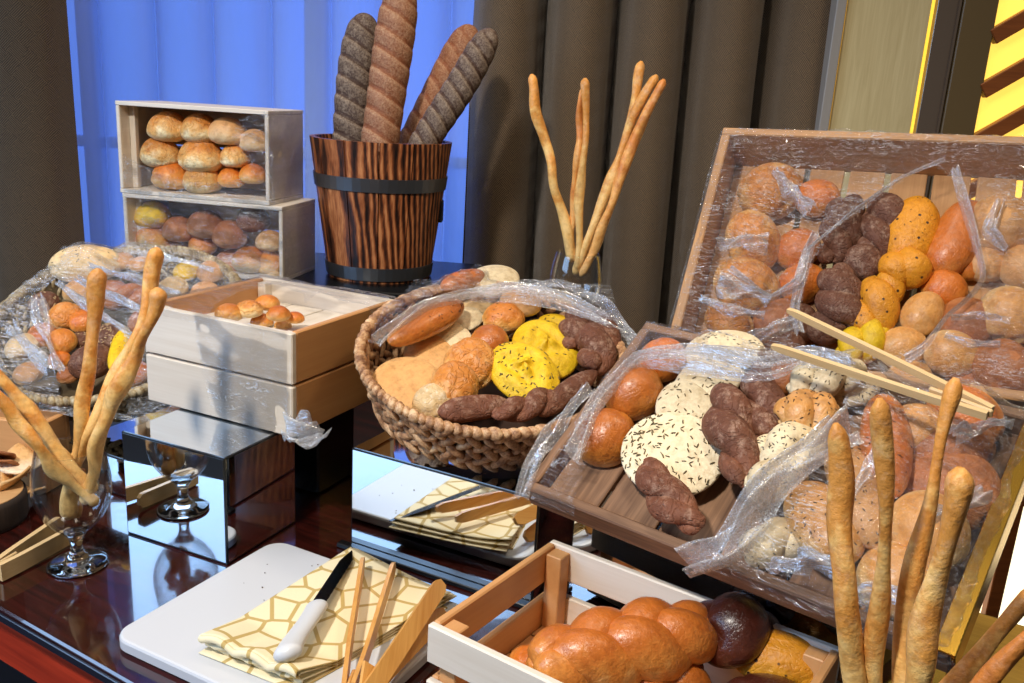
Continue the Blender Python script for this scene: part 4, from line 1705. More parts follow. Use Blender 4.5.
long_bread(BFl, 'B', (594, 374), (603, 314), 44, twistbrown, 'thick twisted rye roll nearest the slatted tray in the oval basket', .046, 'twine', turns=1.2, taper=.75, **TW)
long_bread(BFl, 'B', (577, 350), (576, 312), 38, twistbrown, 'twisted rye roll between the yellow flatbreads and the thick twist', .044, 'twine', turns=1.1, taper=.75, **TW)
B_(520, 300, 40, tan_b, 'tan bun hidden behind the film band at the back of the oval basket', .05)

# ------------------------------------------------------------------ slatted tray C
g = 'breads on the brown slatted tray'
C_ = lambda *a, **k: round_bread(CFl, 'C', *a, group=g, **k)
C_(605, 434, 60, glossy_b, 'glossy amber bun nearest the corner of the slatted tray', .0, (1, 1.05, .95), .35, lump=.03, crease=.05, pinch=.05)
C_(632, 389, 60, glossy_b, 'glossy brown bun, middle one of the three along the tray side', .006, (1, .95, .9), .3, lump=.03, crease=.05)
C_(662, 358, 50, orange_b, 'orange bun furthest back of the three along the tray side', .006, (1, .9, .85), .3, lump=.03, crease=.05)
SF = dict(kind='flat', name='seeded_flatbread', cat='flatbread')
C_(724, 353, 74, whiteflat, 'pale seeded flatbread under film at the back edge of the slatted tray', .012, (1, .7, .32), .1, seeds=SP_BLK(70, .002), **SF)
C_(708, 380, 84, whiteflat, 'pale cumin flatbread second from the back on the slatted tray', .014, (1, .72, .3), .15, seeds=SP_CUM(110, .0027), **SF)
C_(684, 412, 78, whiteflat, 'pale flatbread third from the back, under the big seeded one', .016, (1, .75, .3), .2, seeds=SP_CUM(60, .0027), **SF)
C_(673, 454, 100, whiteflat, 'largest cumin-covered flatbread on the slatted tray', .020, (1, .92, .26), .25, seeds=SP_CUM(330, .0029), dim=.07, **SF)
TC_ = dict(name='rye_roll', cat='rye roll', group=g)
long_bread(CFl, 'C', (643, 460), (706, 534), 42, twistbrown, 'dark rye roll lying at the front edge of the slatted tray', .026, 'twine', turns=1.1, taper=.7, bend=-.05, **TC_)
long_bread(CFl, 'C', (724, 379), (744, 496), 46, twistbrown, 'longest floury rye roll standing between seeded breads on the tray', .024, 'twine', turns=1.2, taper=.7, **TC_)
long_bread(CFl, 'C', (757, 362), (769, 446), 40, twistbrown, 'knotted rye roll beside the longest rye roll on the tray', .02, 'twine', turns=1.3, taper=.8, **TC_)
long_bread(CFl, 'C', (764, 382), (812, 374), 36, pinkish, 'reddish brown loaf tucked under film behind the knotted rye roll', .018, 'loaf', **TC_)
WS = dict(name='seeded_roll', cat='seeded roll', group=g)
long_bread(CFl, 'C', (786, 392), (868, 366), 44, whiteflat, 'pale seeded twist closest to the wooden tongs on the tray', .022, 'twine', seeds=SP_BLK(90, .0021), turns=1.3, taper=.8, **WS)
long_bread(CFl, 'C', (772, 426), (842, 400), 52, palebun, 'pale gold seeded twist in the middle of the tray', .024, 'twine', seeds=SP_BLK(110, .0021), turns=1.3, taper=.8, **WS)
long_bread(CFl, 'C', (750, 455), (838, 440), 44, whiteflat, 'pale seeded twist with a white doughy waist on the tray', .026, 'twine', seeds=SP_BLK(120, .0021), turns=1.2, taper=.8, **WS)
long_bread(CFl, 'C', (738, 494), (812, 466), 46, whiteflat, 'doughy white seeded roll at the folded edge of the tray film', .024, 'twine', seeds=SP_BLK(70, .0021), turns=.9, taper=.8, **WS)
long_bread(CFl, 'C', (800, 488), (846, 562), 62, palebun, 'gold seeded loaf under crumpled film near the tray front', .012, 'twist', seeds=SP_BLK(50, .0021), turns=.8, depth=.15, taper=.8, **WS)
long_bread(CFl, 'C', (742, 552), (800, 534), 46, whiteflat, 'pale seeded roll under crumpled film at the tray front edge', .006, 'twine', seeds=SP_BLK(50, .0021), turns=.9, taper=.8, **WS)
long_bread(CFl, 'C', (838, 442), (878, 548), 48, tan_b, 'long tan seeded loaf behind the two upright breadsticks on the tray', .02, 'loaf', seeds=SP_BLK(50, .0021), **WS)
long_bread(CFl, 'C', (882, 396), (890, 498), 50, orangeloaf, 'orange seeded loaf behind the second breadstick on the tray', .024, 'loaf', seeds=SP_BLK(24, .0021), power=2.2, **WS)
C_(915, 428, 60, tan_b, 'tan bun under the tongs near the tray edge', .018, (1, .9, .8), .2)
C_(965, 412, 74, orange_b, 'orange bun under stretched film in the far corner of the tray', .012, (1, .8, .75), .2)
C_(950, 446, 84, pinkish, 'brown round bun under film beside the gold-reflecting tray edge', .012, (1, .85, .6), .2)
C_(944, 486, 92, pinkish, 'big brown round bread leaning at the gold-reflecting edge of the tray', .010, (1, .95, .5), .35)
C_(926, 526, 80, palebun, 'pale-topped bun behind the tallest front breadstick on the tray', .018, (1, .9, .8), .25)
C_(880, 536, 54, palebun, 'pale gold bun between the second and third front breadsticks', .010, (1, .9, .8), .2)
C_(900, 578, 84, palebun, 'pale bun under film at the front edge of the tray', .006, (1, .95, .85), .25)
C_(848, 384, 60, whiteflat, 'pale bread with black seeds just under the upper tongs arm', .008, (1, .8, .6), seeds=SP_BLK(40, .002))

# ------------------------------------------------------------------ upper pine crate D
g = 'rolls in the upper pine crate'
D_ = lambda *a, **k: round_bread(DFl, 'D', *a, group=g, **k)
D_(771, 189, 62, golden_crk, 'crackled golden bun in the top corner of the upper pine crate', .004, (1, .95, .85), .25, crease=.14)
D_(816, 197, 42, orange_b, 'rough orange bun beside the top corner bun in the upper crate', .004, (1, .95, .85), .2, crease=.14)
D_(752, 239, 64, golden_crk, 'film-glazed golden bun second down the side of the upper crate', .012, (1, .8, .8), .3, crease=.12)
D_(797, 247, 46, orange_b, 'orange bun behind the second side bun in the upper crate', .004, (1, .9, .8), .2)
D_(746, 284, 66, golden_crk, 'film-glazed wrinkled bun third down the side of the upper crate', .012, (1, .85, .8), .3, crease=.14)
D_(802, 282, 46, orange_b, 'dim orange bun beside the third side bun in the upper crate', .0, (1, .9, .8), .2)
D_(727, 322, 50, golden_crk, 'lowest golden bun by the side of the upper crate above the tray rim', .012, (1, .8, .8), .3)
D_(775, 318, 48, pinkish, 'shadowed brown bun between the lowest side bun and the dark rolls', .0, (1, .85, .8), .2)
DK = dict(name='rye_roll', cat='rye roll', group=g)
long_bread(DFl, 'D', (852, 192), (830, 268), 40, darkbrown, 'dark rye twist under the film edge at the top of the upper crate', .004, 'twine', turns=1.3, taper=.8, **DK)
long_bread(DFl, 'D', (890, 197), (872, 262), 42, darkbrown, 'dark rye twist standing beside the seeded yellow twist in the upper crate', .006, 'twine', turns=1.2, taper=.8, **DK)
D_(864, 262, 40, darkbrown, 'dark rye knob below the twist in the upper crate', .016, (1, .9, .85), .3)
long_bread(DFl, 'D', (834, 264), (848, 334), 46, darkbrown, 'dark rye twist in the middle of the upper crate', .010, 'twine', turns=1.3, taper=.7, **DK)
D_(824, 326, 36, darkbrown, 'floury dark rye knob just above the tongs in the upper crate', .016, (1, .95, .85), .3)
D_(800, 322, 40, darkbrown, 'dark rye bun half behind the gathered film in the upper crate', .006, (1, .9, .8), .2)
D_(786, 352, 46, darkbrown, 'dark rye bun at the tray rim under the end of the tongs', .006, (1, .9, .8), .2)
YT = dict(name='yellow_roll', cat='yellow roll', group=g)
long_bread(DFl, 'D', (921, 198), (902, 268), 46, yelloworange, 'speckled yellow loaf standing highest in the upper crate', .004, 'loaf', power=2.4, seeds=SP_BLK(16, .0019), **YT)
long_bread(DFl, 'D', (920, 250), (886, 288), 44, yelloworange, 'lower half of the yellow twist in the upper crate', .016, 'twine', turns=.8, taper=.85, **YT)
long_bread(DFl, 'D', (884, 272), (868, 336), 42, yelloworange, 'yellow twist lying in the middle of the upper crate', .016, 'twine', turns=1.0, taper=.8, seeds=SP_BLK(8, .0018), **YT)
long_bread(DFl, 'D', (888, 320), (840, 362), 40, yellow, 'bright yellow twist just above the tongs in the upper crate', .016, 'twine', turns=1.1, taper=.85, **YT)
OR = dict(name='bread_roll', group=g)
long_bread(DFl, 'D', (974, 202), (936, 276), 46, orangeloaf, 'orange loaf leaning by the gold light gap in the upper crate', .004, 'loaf', power=2.3, **OR)
D_(967, 262, 32, orange_b, 'orange roll behind the film edge in the upper crate', .006, (1, 1.2, .9), .2)
D_(944, 288, 42, orange_b, 'smooth orange bun under the leaning orange loaf in the upper crate', .012, (1, .95, .85), .3)
long_bread(DFl, 'D', (934, 294), (912, 334), 38, palebun, 'pale creased roll in the middle of the upper crate', .018, 'loaf', power=2.3, **OR)
D_(902, 346, 44, palebun, 'orange-sided roll just above the tongs in the upper crate', .02, (1, .95, .85), .3)
D_(1000, 222, 62, tan_b, 'tan bun under crumpled film at the top of the upper crate', .012, (1, .95, .85), .25)
D_(986, 262, 40, tan_b, 'dim tan bun under film below the crumpled top corner', .006, (1, .95, .85), .2)
D_(966, 322, 54, pinkish, 'soft brown bun under the gathered film in the upper crate', .012, (1, .95, .8), .3)
D_(1010, 314, 62, palebun, 'wrinkled pale bun under film at the photo edge of the upper crate', .022, (1, .95, .75), .4, crease=.18)
D_(950, 352, 50, palebun, 'pale bun under fanned film creases in the upper crate', .022, (1, .95, .8), .35)
D_(1006, 368, 68, pinkish, 'large creased bun under film low in the upper crate', .018, (1, .85, .8), .35, crease=.16)
D_(908, 384, 56, palebun, 'seeded bun below the upper tongs arm in the upper crate', .014, (1, .8, .7), .2, seeds=SP_BLK(14, .0018))
D_(965, 385, 40, pinkish, 'brown bun between the tongs and the tray corner', .006, (1, .8, .7), .2)
D_(1024, 266, 50, tan_b, 'tan bun cut by the photo edge in the upper crate', .008, (1, .9, .8), .2)

# ------------------------------------------------------------------ front crate J
g = 'loaves in the low foreground crate'
BL = dict(name='braided_loaf', cat='braided loaf', group=g)
long_bread(JFl, 'J', (519, 668), (722, 625), 76, challah, 'large golden braided loaf on top in the foreground crate', .052, 'braid', flatz=.85, reps=1.25, **BL)
long_bread(JFl, 'J', (560, 706), (716, 676), 66, challah, 'second golden braided loaf under the large one in the foreground crate', .016, 'braid', flatz=.8, reps=1.25, **BL)
long_bread(JFl, 'J', (700, 640), (760, 622), 74, chocolate, 'dark chocolate braided loaf behind the golden braid', .046, 'twine', turns=1.1, taper=.85, **BL)
round_bread(JFl, 'J', 784, 655, 104, yelloworange, 'mottled orange-yellow loaf at the end of the foreground crate', .046, (1, .62, .6), .3, group=g, name='bread_loaf', cat='bread loaf', rot=-18)
round_bread(JFl, 'J', 768, 697, 90, chocolate, 'dark glossy loaf at the bottom edge of the foreground crate', .034, (1, .7, .6), group=g, name='bread_loaf', cat='bread loaf', rot=-10)
round_bread(JFl, 'J', 532, 660, 46, orange_b, 'small orange roll in the corner behind the golden braid', .028, (1, .9, .8), group=g, name='bread_roll', cat='bread roll')
# ------------------------------------------------------------------ glasses


def wine_glass(P, label, s=1.0, group=None):
    o = empty('wine_glass', Matrix.Translation(P), label, 'wine glass', group)
    # closed outer-inner profile of a stemmed tulip bowl
    outer = [(0.0005, 0), (.036, 0), (.037, .0012), (.035, .003), (.018, .0065), (.0075, .012), (.0058, .022), (.0065, .034), (.012, .042), (.025, .052), (.036, .068), (.0415, .086), (.0418, .103), (.039, .122), (.0342, .143)]
    inner = [(.0330, .1432), (.0377, .122), (.0404, .103), (.0401, .086), (.0346, .069), (.0236, .0545), (.011, .0475), (.0005, .0455)]
    out2 = smooth_path([(r, 0, z) for r, z in outer[:]], 60)
    in2 = smooth_path([(r, 0, z) for r, z in inner], 36)
    po = [(p[0] * s, p[2] * s) for p in out2]
    k = next(i for i, p in enumerate(po) if p[1] > .041 * s)
    mb = MB()
    mb.lathe(po[:k + 1] + [(.0005, po[k][1])], 48)
    mb.build('stem_and_foot', glass, o, True)
    mb = MB()
    mb.lathe([(.0005, po[k][1] + .0002)] + [(p[0], p[1] + .0002) for p in po[k:]] + [(p[0] * s, p[2] * s) for p in in2], 48)
    mb.build('bowl', bowlglass, o, True)
    return o


GL1 = np.array([-.481, .917, .0006])
wine_glass(GL1, 'stemmed glass of breadsticks at the near corner of the table')
GL2 = np.array([.101, 1.40, .2096])
g2c = on_y(577, 271, 1.40)
GL2 = np.array([g2c[0], 1.40, .1696])
g2c = on_y(577, 268, 1.40)
GL2[0] = g2c[0]
wine_glass(GL2, 'stemmed glass of breadsticks in front of the brown curtain')
GL3 = np.array([.243, .492, .0006])
wine_glass(GL3, 'stemmed glass just out of frame holding the foreground breadsticks')
print('glass2 bowl z', g2c, 'proj')


def sk(pts, w, mat, label, group, seed, Y, taper=0.0):
    """pts: (x, y, extra depth)"""
    q = [on_y(p[0], p[1], Y + (p[2] if len(p) > 2 else 0)) for p in pts]
    r = w * dist(q[0]) / FPX / 2
    return stick(q, r, mat, label, seed, group, taper)


g = 'breadsticks in the near glass'
Y = GL1[1]
sk(((100, 268, .02), (92, 340, .015), (80, 420, .0), (72, 470, 0), (66, 520, 0)), 13, stick_m, 'straight breadstick leaning over the hamper from the near glass', g, 201, Y)
sk(((162, 248, .03), (150, 290, .03), (140, 330, .02), (112, 385, .01), (90, 432, .0), (68, 478, .012)), 13, stick_m, 'tallest twisted breadstick with a browned tip in the near glass', g, 202, Y)
sk(((159, 288, -.01), (145, 330, -.01), (122, 385, -.012), (104, 430, -.012), (92, 465, -.012), (84, 505, -.012)), 15, stick_m, 'smooth breadstick in front of the tallest twisted one in the near glass', g, 203, Y)
sk(((-6, 366, -.02), (28, 412, -.014), (62, 455, -.008), (97, 492, .004)), 14, stick_m, 'upper one of two breadsticks leaning out over the dried chips', g, 204, Y)
sk(((-8, 392, -.045), (22, 428, -.036), (55, 468, -.026), (95, 506, -.016)), 14, stick_m, 'lower one of two breadsticks leaning out over the dried chips', g, 205, Y)
sk(((80, 470, .018), (77, 490, .018), (74, 516, .012)), 12, stick_d, 'short breadstick end low inside the near glass', g, 206, Y)

g = 'breadsticks in the far glass'
Y = GL2[1]
sk(((530, 74, -.0), (538, 115), (551, 168), (563, 215), (572, 262)), 10, stick_m, 'lone breadstick leaning to the bucket side in the far glass', g, 211, Y)
sk(((581, 88, .0), (579, 130), (575, 190), (573, 262)), 8, stick_d, 'darker one of the two upright breadsticks in the far glass', g, 212, Y)
sk(((587, 78, -.01), (585, 130, -.01), (581, 190, -.01), (576, 270, -.01)), 8, stick_m, 'paler one of the two upright breadsticks in the far glass', g, 213, Y)
sk(((642, 61, .012), (636, 88, .012), (629, 128, .012), (610, 190, .012), (582, 262, .006)), 9, stick_m, 'highest breadstick leaning right in the far glass', g, 214, Y)
sk(((657, 75, -.006), (644, 95, -.006), (632, 118, -.006), (617, 165, -.006), (594, 225, -.006), (574, 275, -.006)), 11, stick_m, 'crooked breadstick bending under the highest one in the far glass', g, 215, Y)
sk(((664, 79, -.022), (653, 105, -.022), (636, 140, -.022), (617, 190, -.022), (598, 232, -.02), (580, 276, -.014)), 11, stick_d, 'outermost breadstick leaning towards the upper crate from the far glass', g, 216, Y)

g = 'breadsticks standing in the foreground'
Y = GL3[1]
sk(((836, 424, .02), (840, 470, .02), (838, 512, .02), (850, 570, .01), (852, 620, .005), (858, 690, 0), (862, 760, 0), (866, 900, 0)), 21, stick_m, 'thick pale breadstick furthest from the gold-reflecting edge in the foreground', g, 221, Y)
sk(((882, 398, .0), (886, 450, 0), (884, 520, 0), (879, 580, 0), (875, 640, 0), (872, 700, 0), (872, 760, 0), (874, 900, 0)), 18, stick_m, 'second upright breadstick in front of the orange seeded loaf', g, 222, Y)
sk(((956, 378, .03), (944, 430, .025), (932, 500, .02), (918, 560, .015), (908, 625, .01), (898, 690, 0), (890, 770, 0), (884, 900, 0)), 18, stick_m, 'tallest foreground breadstick crossing the joint of the tongs', g, 223, Y)
sk(((957, 466, -.015), (946, 520, -.015), (938, 570, -.015), (926, 625, -.015), (916, 690, -.012), (906, 770, -.01), (894, 900, -.005)), 25, stick_m, 'thickest foreground breadstick with a broken top', g, 224, Y)
sk(((1040, 590, .03), (1000, 632, .02), (966, 664, .015), (930, 710, .01), (905, 780, .005), (892, 890, .0)), 22, stick_m, 'upper one of two breadsticks leaning out at the gold plinth', g, 225, Y)
sk(((1050, 620, -.02), (1008, 654, -.018), (972, 688, -.015), (940, 730, -.012), (912, 790, -.01), (896, 890, -.008)), 21, stick_d, 'lower one of two breadsticks leaning out at the gold plinth', g, 226, Y)

# ------------------------------------------------------------------ cutting board, napkin, knife, tongs
BT_ = .0155
pA, pB, pC = on_z(104, 632, BT_), on_z(283, 541, BT_), on_z(462, 604, BT_)
e1 = unit(pC - pB)
cbF = Frame(pB, e1, np.array([-e1[1], e1[0], 0]))
u_, v_, _ = cbF.uv(pA)
CBW, CBD = float(np.linalg.norm(pC - pB)) + .015, -v_
print('board', CBW, CBD, 'u of near corner', u_)


def rounded(mb, x0, y0, x1, y1, z0, z1, r, b=.003, n=8):
    pts = []
    for (cx, cy, a0) in ((x1 - r, y1 - r, 0), (x0 + r, y1 - r, 90), (x0 + r, y0 + r, 180), (x1 - r, y0 + r, 270)):
        for k in range(n + 1):
            a = math.radians(a0 + 90 * k / n)
            pts.append((cx, cy, math.cos(a), math.sin(a)))
    rows = []
    for (d, z) in ((-r * .99, z0), (-b, z0), (0, z0 + b), (0, z1 - b), (-b * .35, z1 - b * .3), (-b, z1), (-r * .99, z1)):
        rows.append([(cx + c * (r + d), cy + s * (r + d), z) for cx, cy, c, s in pts])
    P = np.array(rows)
    base = mb.n
    mb.grid(P, closed_v=True)
    m = len(pts)
    mb.f.append(tuple(base + i for i in range(m)))
    mb.f.append(tuple(base + 6 * m + i for i in reversed(range(m))))


mb = MB(); rounded(mb, min(u_, 0) * .6, -CBD, CBW, 0, .0006, BT_, .022)
o = mb.build('cutting_board', board_white); o.matrix_world = Frame(np.array([pB[0], pB[1], 0]), cbF.ex, cbF.ey).M()
tag(o, 'white plastic cutting board lying at the table edge', 'cutting board')


def napkin_mat():
    m, nt, out = nodes('cream napkin with gold cells')
    b = N(nt, 'ShaderNodeBsdfPrincipled')
    tc = N(nt, 'ShaderNodeTexCoord')
    v = N(nt, 'ShaderNodeTexVoronoi')
    v.feature = 'DISTANCE_TO_EDGE'
    v.inputs['Scale'].default_value = 31
    v.inputs['Randomness'].default_value = .9
    v.voronoi_dimensions = '2D'
    L(nt, tc.outputs['Object'], v.inputs['Vector'])
    n = tex_noise(nt, tc.outputs['Object'], 900, 2)
    c = ramp(nt, v.outputs['Distance'], [(.055, lin((196, 168, 104))), (.075, lin((242, 228, 190)))])
    L(nt, mixc(nt, .12, c, n, 'MULTIPLY'), b.inputs['Base Color'])
    b.inputs['Roughness'].default_value = .85
    L(nt, bump(nt, n, .3, .0006), b.inputs['Normal'])
    L(nt, b.outputs[0], out.inputs[0])
    return m


# napkin: folded in four, layers joined by rolled folds
q = [on_z(*p, BT_) for p in ((203, 652), (300, 690), (452, 605), (352, 556))]   # near-left, near-right, far-right, far-left
nO = (q[0] + q[1] + q[2] + q[3]) / 4
nF = yaw_frame(np.array([nO[0], nO[1], BT_ + .0004]), -30)
ql = [nF.uv(p)[:2] for p in q]
nz = Nz(55)
mb = MB()
nu, nv = 46, 46
for lay in range(4):
    sh = lay * .0022
    A = np.linspace(0, 1, nu)[:, None]
    Bv = np.linspace(0, 1, nv)[None, :]
    ins = .006 * ((lay * 7) % 4 - 1.5)
    c00, c10, c11, c01 = [np.array(p) for p in ql]
    XY = ((1 - A) * (1 - Bv))[..., None] * c00 + (A * (1 - Bv))[..., None] * c10 + (A * Bv)[..., None] * c11 + ((1 - A) * Bv)[..., None] * c01
    d = unit(c01 - c00)
    XY = XY + (Bv[..., None] - .5) * 0 + ((1 - Bv) ** 2)[..., None] * d * ins * .6 + (Bv ** 2)[..., None] * d * ins
    a = np.stack([XY[..., 0] * 22, XY[..., 1] * 22, 0 * XY[..., 0] + lay * .4], -1)
    edge = np.minimum(np.minimum(A, 1 - A), np.minimum(Bv, 1 - Bv))
    fold = np.clip(1 - Bv / .22, 0, 1)
    Z = .001 + sh * 1.2 + .0016 * (nz(a) + 1.2) * (.3 + lay * .25) + fold * (.0026 * lay + .002 * np.abs(np.sin(A * 9 + lay)) * lay)
    Z = Z + np.clip(A * 1.0 - .55, 0, 1) ** 2 * .012 * lay * np.clip(Bv, .2, 1)
    P = np.concatenate([XY, np.broadcast_to(Z, XY.shape[:2])[..., None]], -1)
    mb.grid(P)
    # rolled fold joining the layer to the one below along the near edge
    if lay:
        F0 = P[:, 0]
        rr = .0018 + .0006 * lay
        arc = []
        for t in np.linspace(0, PI, 7):
            arc.append(F0 + np.concatenate([np.tile(-d * rr * math.sin(t), (nu, 1)), np.full((nu, 1), -rr * (1 - math.cos(t)))], -1))
        mb.grid(np.array(arc))
o = mb.build('napkin', napkin_mat(), None, True, fix=False, M=nF.M())
md = o.modifiers.new('Solidify', 'SOLIDIFY'); md.thickness = .0009; md.offset = 0
tag(o, 'folded cream napkin with gold cell pattern on the cutting board', 'napkin')

# knife
kz = BT_ + .0185
tip, bol, end = on_z(356, 546, kz - .006), on_z(318, 610, kz), on_z(285, 668, kz)
kd = unit(bol - tip)
kf = orient(tip, kd, (-.35, 0.1, 1))
kn = empty('bread_knife', kf.M(), 'bread knife with a white handle lying across the napkin', 'knife')
Lb = float(np.linalg.norm(bol - tip))
Lh = float(np.linalg.norm(end - bol))
mb = MB()
prof = []
for t in np.linspace(0, 1, 40):
    w_ = .0175 * min(1, .25 + 2.6 * t) if t < .3 else .0175
    tooth = .0008 * (abs((t * 26) % 1 - .5) * 2)
    prof.append((t * Lb, -.5 * .0175, .5 * .0175 - (.0175 - w_) - tooth))
top = [(x, a, .0009) for x, a, b_ in prof] + [(x, b_, .00025) for x, a, b_ in prof]
V = []
for x, a, b_ in prof:
    V += [(x, a, .0009), (x, b_, .0003), (x, b_, -.0003), (x, a, -.0009)]
Fk = []
for i in range(len(prof) - 1):
    for k in range(4):
        A = i * 4 + k
        B2 = i * 4 + (k + 1) % 4
        Fk.append((A, B2, B2 + 4, A + 4))
Fk.append((0, 3, 2, 1)); e_ = (len(prof) - 1) * 4; Fk.append((e_, e_ + 1, e_ + 2, e_ + 3))
mb.add(V, Fk); mb.build('blade', steel, kn)
mb = MB()
hp = [(Lb - .006, .0, 0), (Lb + .01, .001, 0), (Lb + Lh * .35, .001, 0), (Lb + Lh * .7, -.0005, 0), (Lb + Lh * .92, .001, 0), (Lb + Lh, .004, 0)]
Q = smooth_path(hp, 40)
s_ = np.linspace(0, 1, 40)
rad = (.0125 - .0022 * np.sin(s_ * PI) + .0018 * s_) * np.sqrt(np.clip(np.minimum(s_ / .06, (1 - s_) / .06), .05, 1))
mb.tube(Q, rad, 18, True, .62); mb.build('handle', whiteplastic, kn, True)


def tongs(pj, pt1, pt2, up, w, t, label, mat, jl=.022, name='wooden_tongs', swell=0.0):
    """two springy arms meeting in a block at pj"""
    pj, pt1, pt2 = [np.array(p, float) for p in (pj, pt1, pt2)]
    mid = (pt1 + pt2) / 2
    f = orient(pj, mid - pj, up)
    root = empty(name, f.M(), label, 'tongs')
    Mi = np.array(f.M().inverted())

    def loc(p): return Mi[:3, :3] @ p + Mi[:3, 3]
    a1, a2 = loc(pt1), loc(pt2)
    sep = .5 * (t + .004)
    for a in (a1, a2):
        sg = 1 if a[1] > (a1[1] + a2[1]) / 2 else -1
        st = np.array([0, sg * sep, 0])
        mb = MB()
        # the arm's broad side faces sideways (width w along local z)
        Q = smooth_path([st, st * .6 + (a * .5 + st * .4) * .5 + np.array([0, sg * .001, 0]), a], 24)
        s = np.linspace(0, 1, 24)
        T = np.gradient(Q, axis=0); T /= np.linalg.norm(T, axis=1)[:, None]
        S = np.cross(T, (0, 0, 1)); S /= np.linalg.norm(S, axis=1)[:, None]
        Up = np.cross(S, T)
        hw = w * .5 * (1 - .0 * s) * np.sqrt(np.clip((1 - s) / .05, .25, 1)) * (1 + swell * s)
        P = np.stack([Q + S * (t * .5) + Up * hw[:, None], Q - S * (t * .5) + Up * hw[:, None], Q - S * (t * .5) - Up * hw[:, None], Q + S * (t * .5) - Up * hw[:, None]], 1)
        b0 = mb.n
        mb.grid(P, closed_v=True)
        mb.f.append((b0, b0 + 1, b0 + 2, b0 + 3)); e0 = b0 + 23 * 4; mb.f.append((e0 + 3, e0 + 2, e0 + 1, e0))
        mb.build('arm', mat, root)
    mb = MB(); mb.box((-.002, -sep + t * .5 + .0002, -w * .5), (jl, sep - t * .5 - .0002, w * .5), .001)
    mb.build('joint_block', mat, root)
    return root


tz = BT_ + .024
tongs(on_z(349, 690, tz), on_z(363, 560, tz), on_z(394, 565, tz), (-.1, .25, 1), .014, .0042, 'slim wooden tongs standing open on the napkin beside the knife', bamboo, .03)
j2 = on_z(366, 694, tz + .004)
tongs(j2, on_z(442, 583, tz + .010), on_z(444, 612, BT_ + .009), (-.75, -.25, .7), .017, .0048, 'broad bamboo tongs lying next to the slim tongs on the cutting board', bamboo, .03)
# near-left tongs
tongs(on_z(-4, 572, .012), on_z(62, 522, .014), on_z(74, 533, .014), (0, 0, 1), .02, .006, 'pale wooden tongs under the wine glass at the table edge', palebamboo, .03)
# serving tongs over the trays
hh = .098
tongs(CFl.hit(990, 413, hh), CFl.hit(788, 310, hh), CFl.hit(772, 346, hh), CF.ez * .8 + np.array([0, 0, .3]), .0075, .0042, 'long pale serving tongs resting on the film over the slatted tray', palebamboo, .05)

# small crumbs on the board: specks, a scatter nobody would count
rs = random.Random(3)
mb = MB()
for k in range(26):
    u, v = rs.uniform(.02, CBW - .03), rs.uniform(-CBD + .02, -.02)
    s_ = rs.uniform(.0005, .0012)
    mb.ell((u, v, s_ * .7), ((s_, 0, 0), (0, s_ * .8, 0), (0, 0, s_ * .7)), 5, 4)
o = mb.build('crumbs', crumb, None, True, fix=False, M=Frame(np.array([pB[0], pB[1], BT_]), cbF.ex, cbF.ey).M())
tag(o, 'tiny bread crumbs scattered over the white cutting board', 'crumbs', None, 'stuff')

# ------------------------------------------------------------------ near-left corner: log slice with dried chips, crate end behind
bark = wood('dark bark', (54, 38, 29), (22, 15, 11), 'Z', 1.5, .8, 1.2)
cutw = wood('pale cut wood', (206, 164, 112), (170, 124, 78), 'X', .8, .6, .8)
lc = np.array([-.655, 1.005, .0006])
ls = empty('log_slice', Matrix.Translation(lc), 'round log slice with bark at the photo edge, carrying dried chips', 'log slice')
nzl = Nz(8)
th = np.linspace(0, 2 * PI, 48, endpoint=False)
Rr = .062 * (1 + .03 * nzl(np.stack([np.cos(th) * 2, np.sin(th) * 2, 0 * th], -1)))
mb = MB(); mb.grid(np.stack([np.stack([k * Rr * np.cos(th), k * Rr * np.sin(th), 0 * th + z], -1) for k, z in ((.05, 0), (.97, 0), (1, .006), (1, .030), (.98, .036), (.94, .0365))]), closed_v=True)
mb.build('bark', bark, ls, True)
mb = MB(); mb.grid(np.stack([np.stack([k * Rr * np.cos(th), k * Rr * np.sin(th), 0 * th + z], -1) for k, z in ((.939, .032), (.939, .0375), (.02, .0378))]), closed_v=True)
mb.build('cut_face', cutw, ls)
chip_m = crust('dried chip', (206, 156, 96), (222, 180, 124), None, .7, .1, .7, .6)
chip_d = crust('dried brown chip', (150, 92, 54), (170, 112, 70), None, .7, .1, .7, .6)
for i, (px, py, hh_, mt, lb) in enumerate(((4, 455, .062, chip_d, 'brown dried chip on top of the log slice heap'), (20, 464, .052, chip_m, 'pale dried chip leaning at the rim of the log slice'), (8, 478, .046, chip_m, 'pale dried chip flat at the front of the log slice'), (24, 478, .040, chip_m, 'small dried chip at the edge of the log slice nearest the glass'), (-4, 466, .05, chip_d, 'brown dried chip cut by the photo edge on the log slice'))):
    P = on_z(px, py, hh_)
    nzc = Nz(300 + i)
    A, Bv = np.meshgrid(np.linspace(-1, 1, 14), np.linspace(-1, 1, 14), indexing='ij')
    k = np.hypot(A, Bv)
    s_ = .024
    X = s_ * A * np.sqrt(1 - .45 * Bv ** 2)
    Yy = s_ * Bv * np.sqrt(1 - .45 * A ** 2)
    Z = .010 * nzc(np.stack([A * 1.3, Bv * 1.3, 0 * A], -1)) + .006 * A * (1 if i % 2 else -1)
    mb = MB(); mb.grid(np.stack([X, Yy, Z], -1))
    o = mb.build('dried_chip', mt, None, True, fix=False, M=Matrix.Translation(P) @ Matrix.Rotation(i * 1.3, 4, 'Z'))
    md = o.modifiers.new('Solidify', 'SOLIDIFY'); md.thickness = .003
    tag(o, lb, 'dried chip', 'dried chips on the log slice')
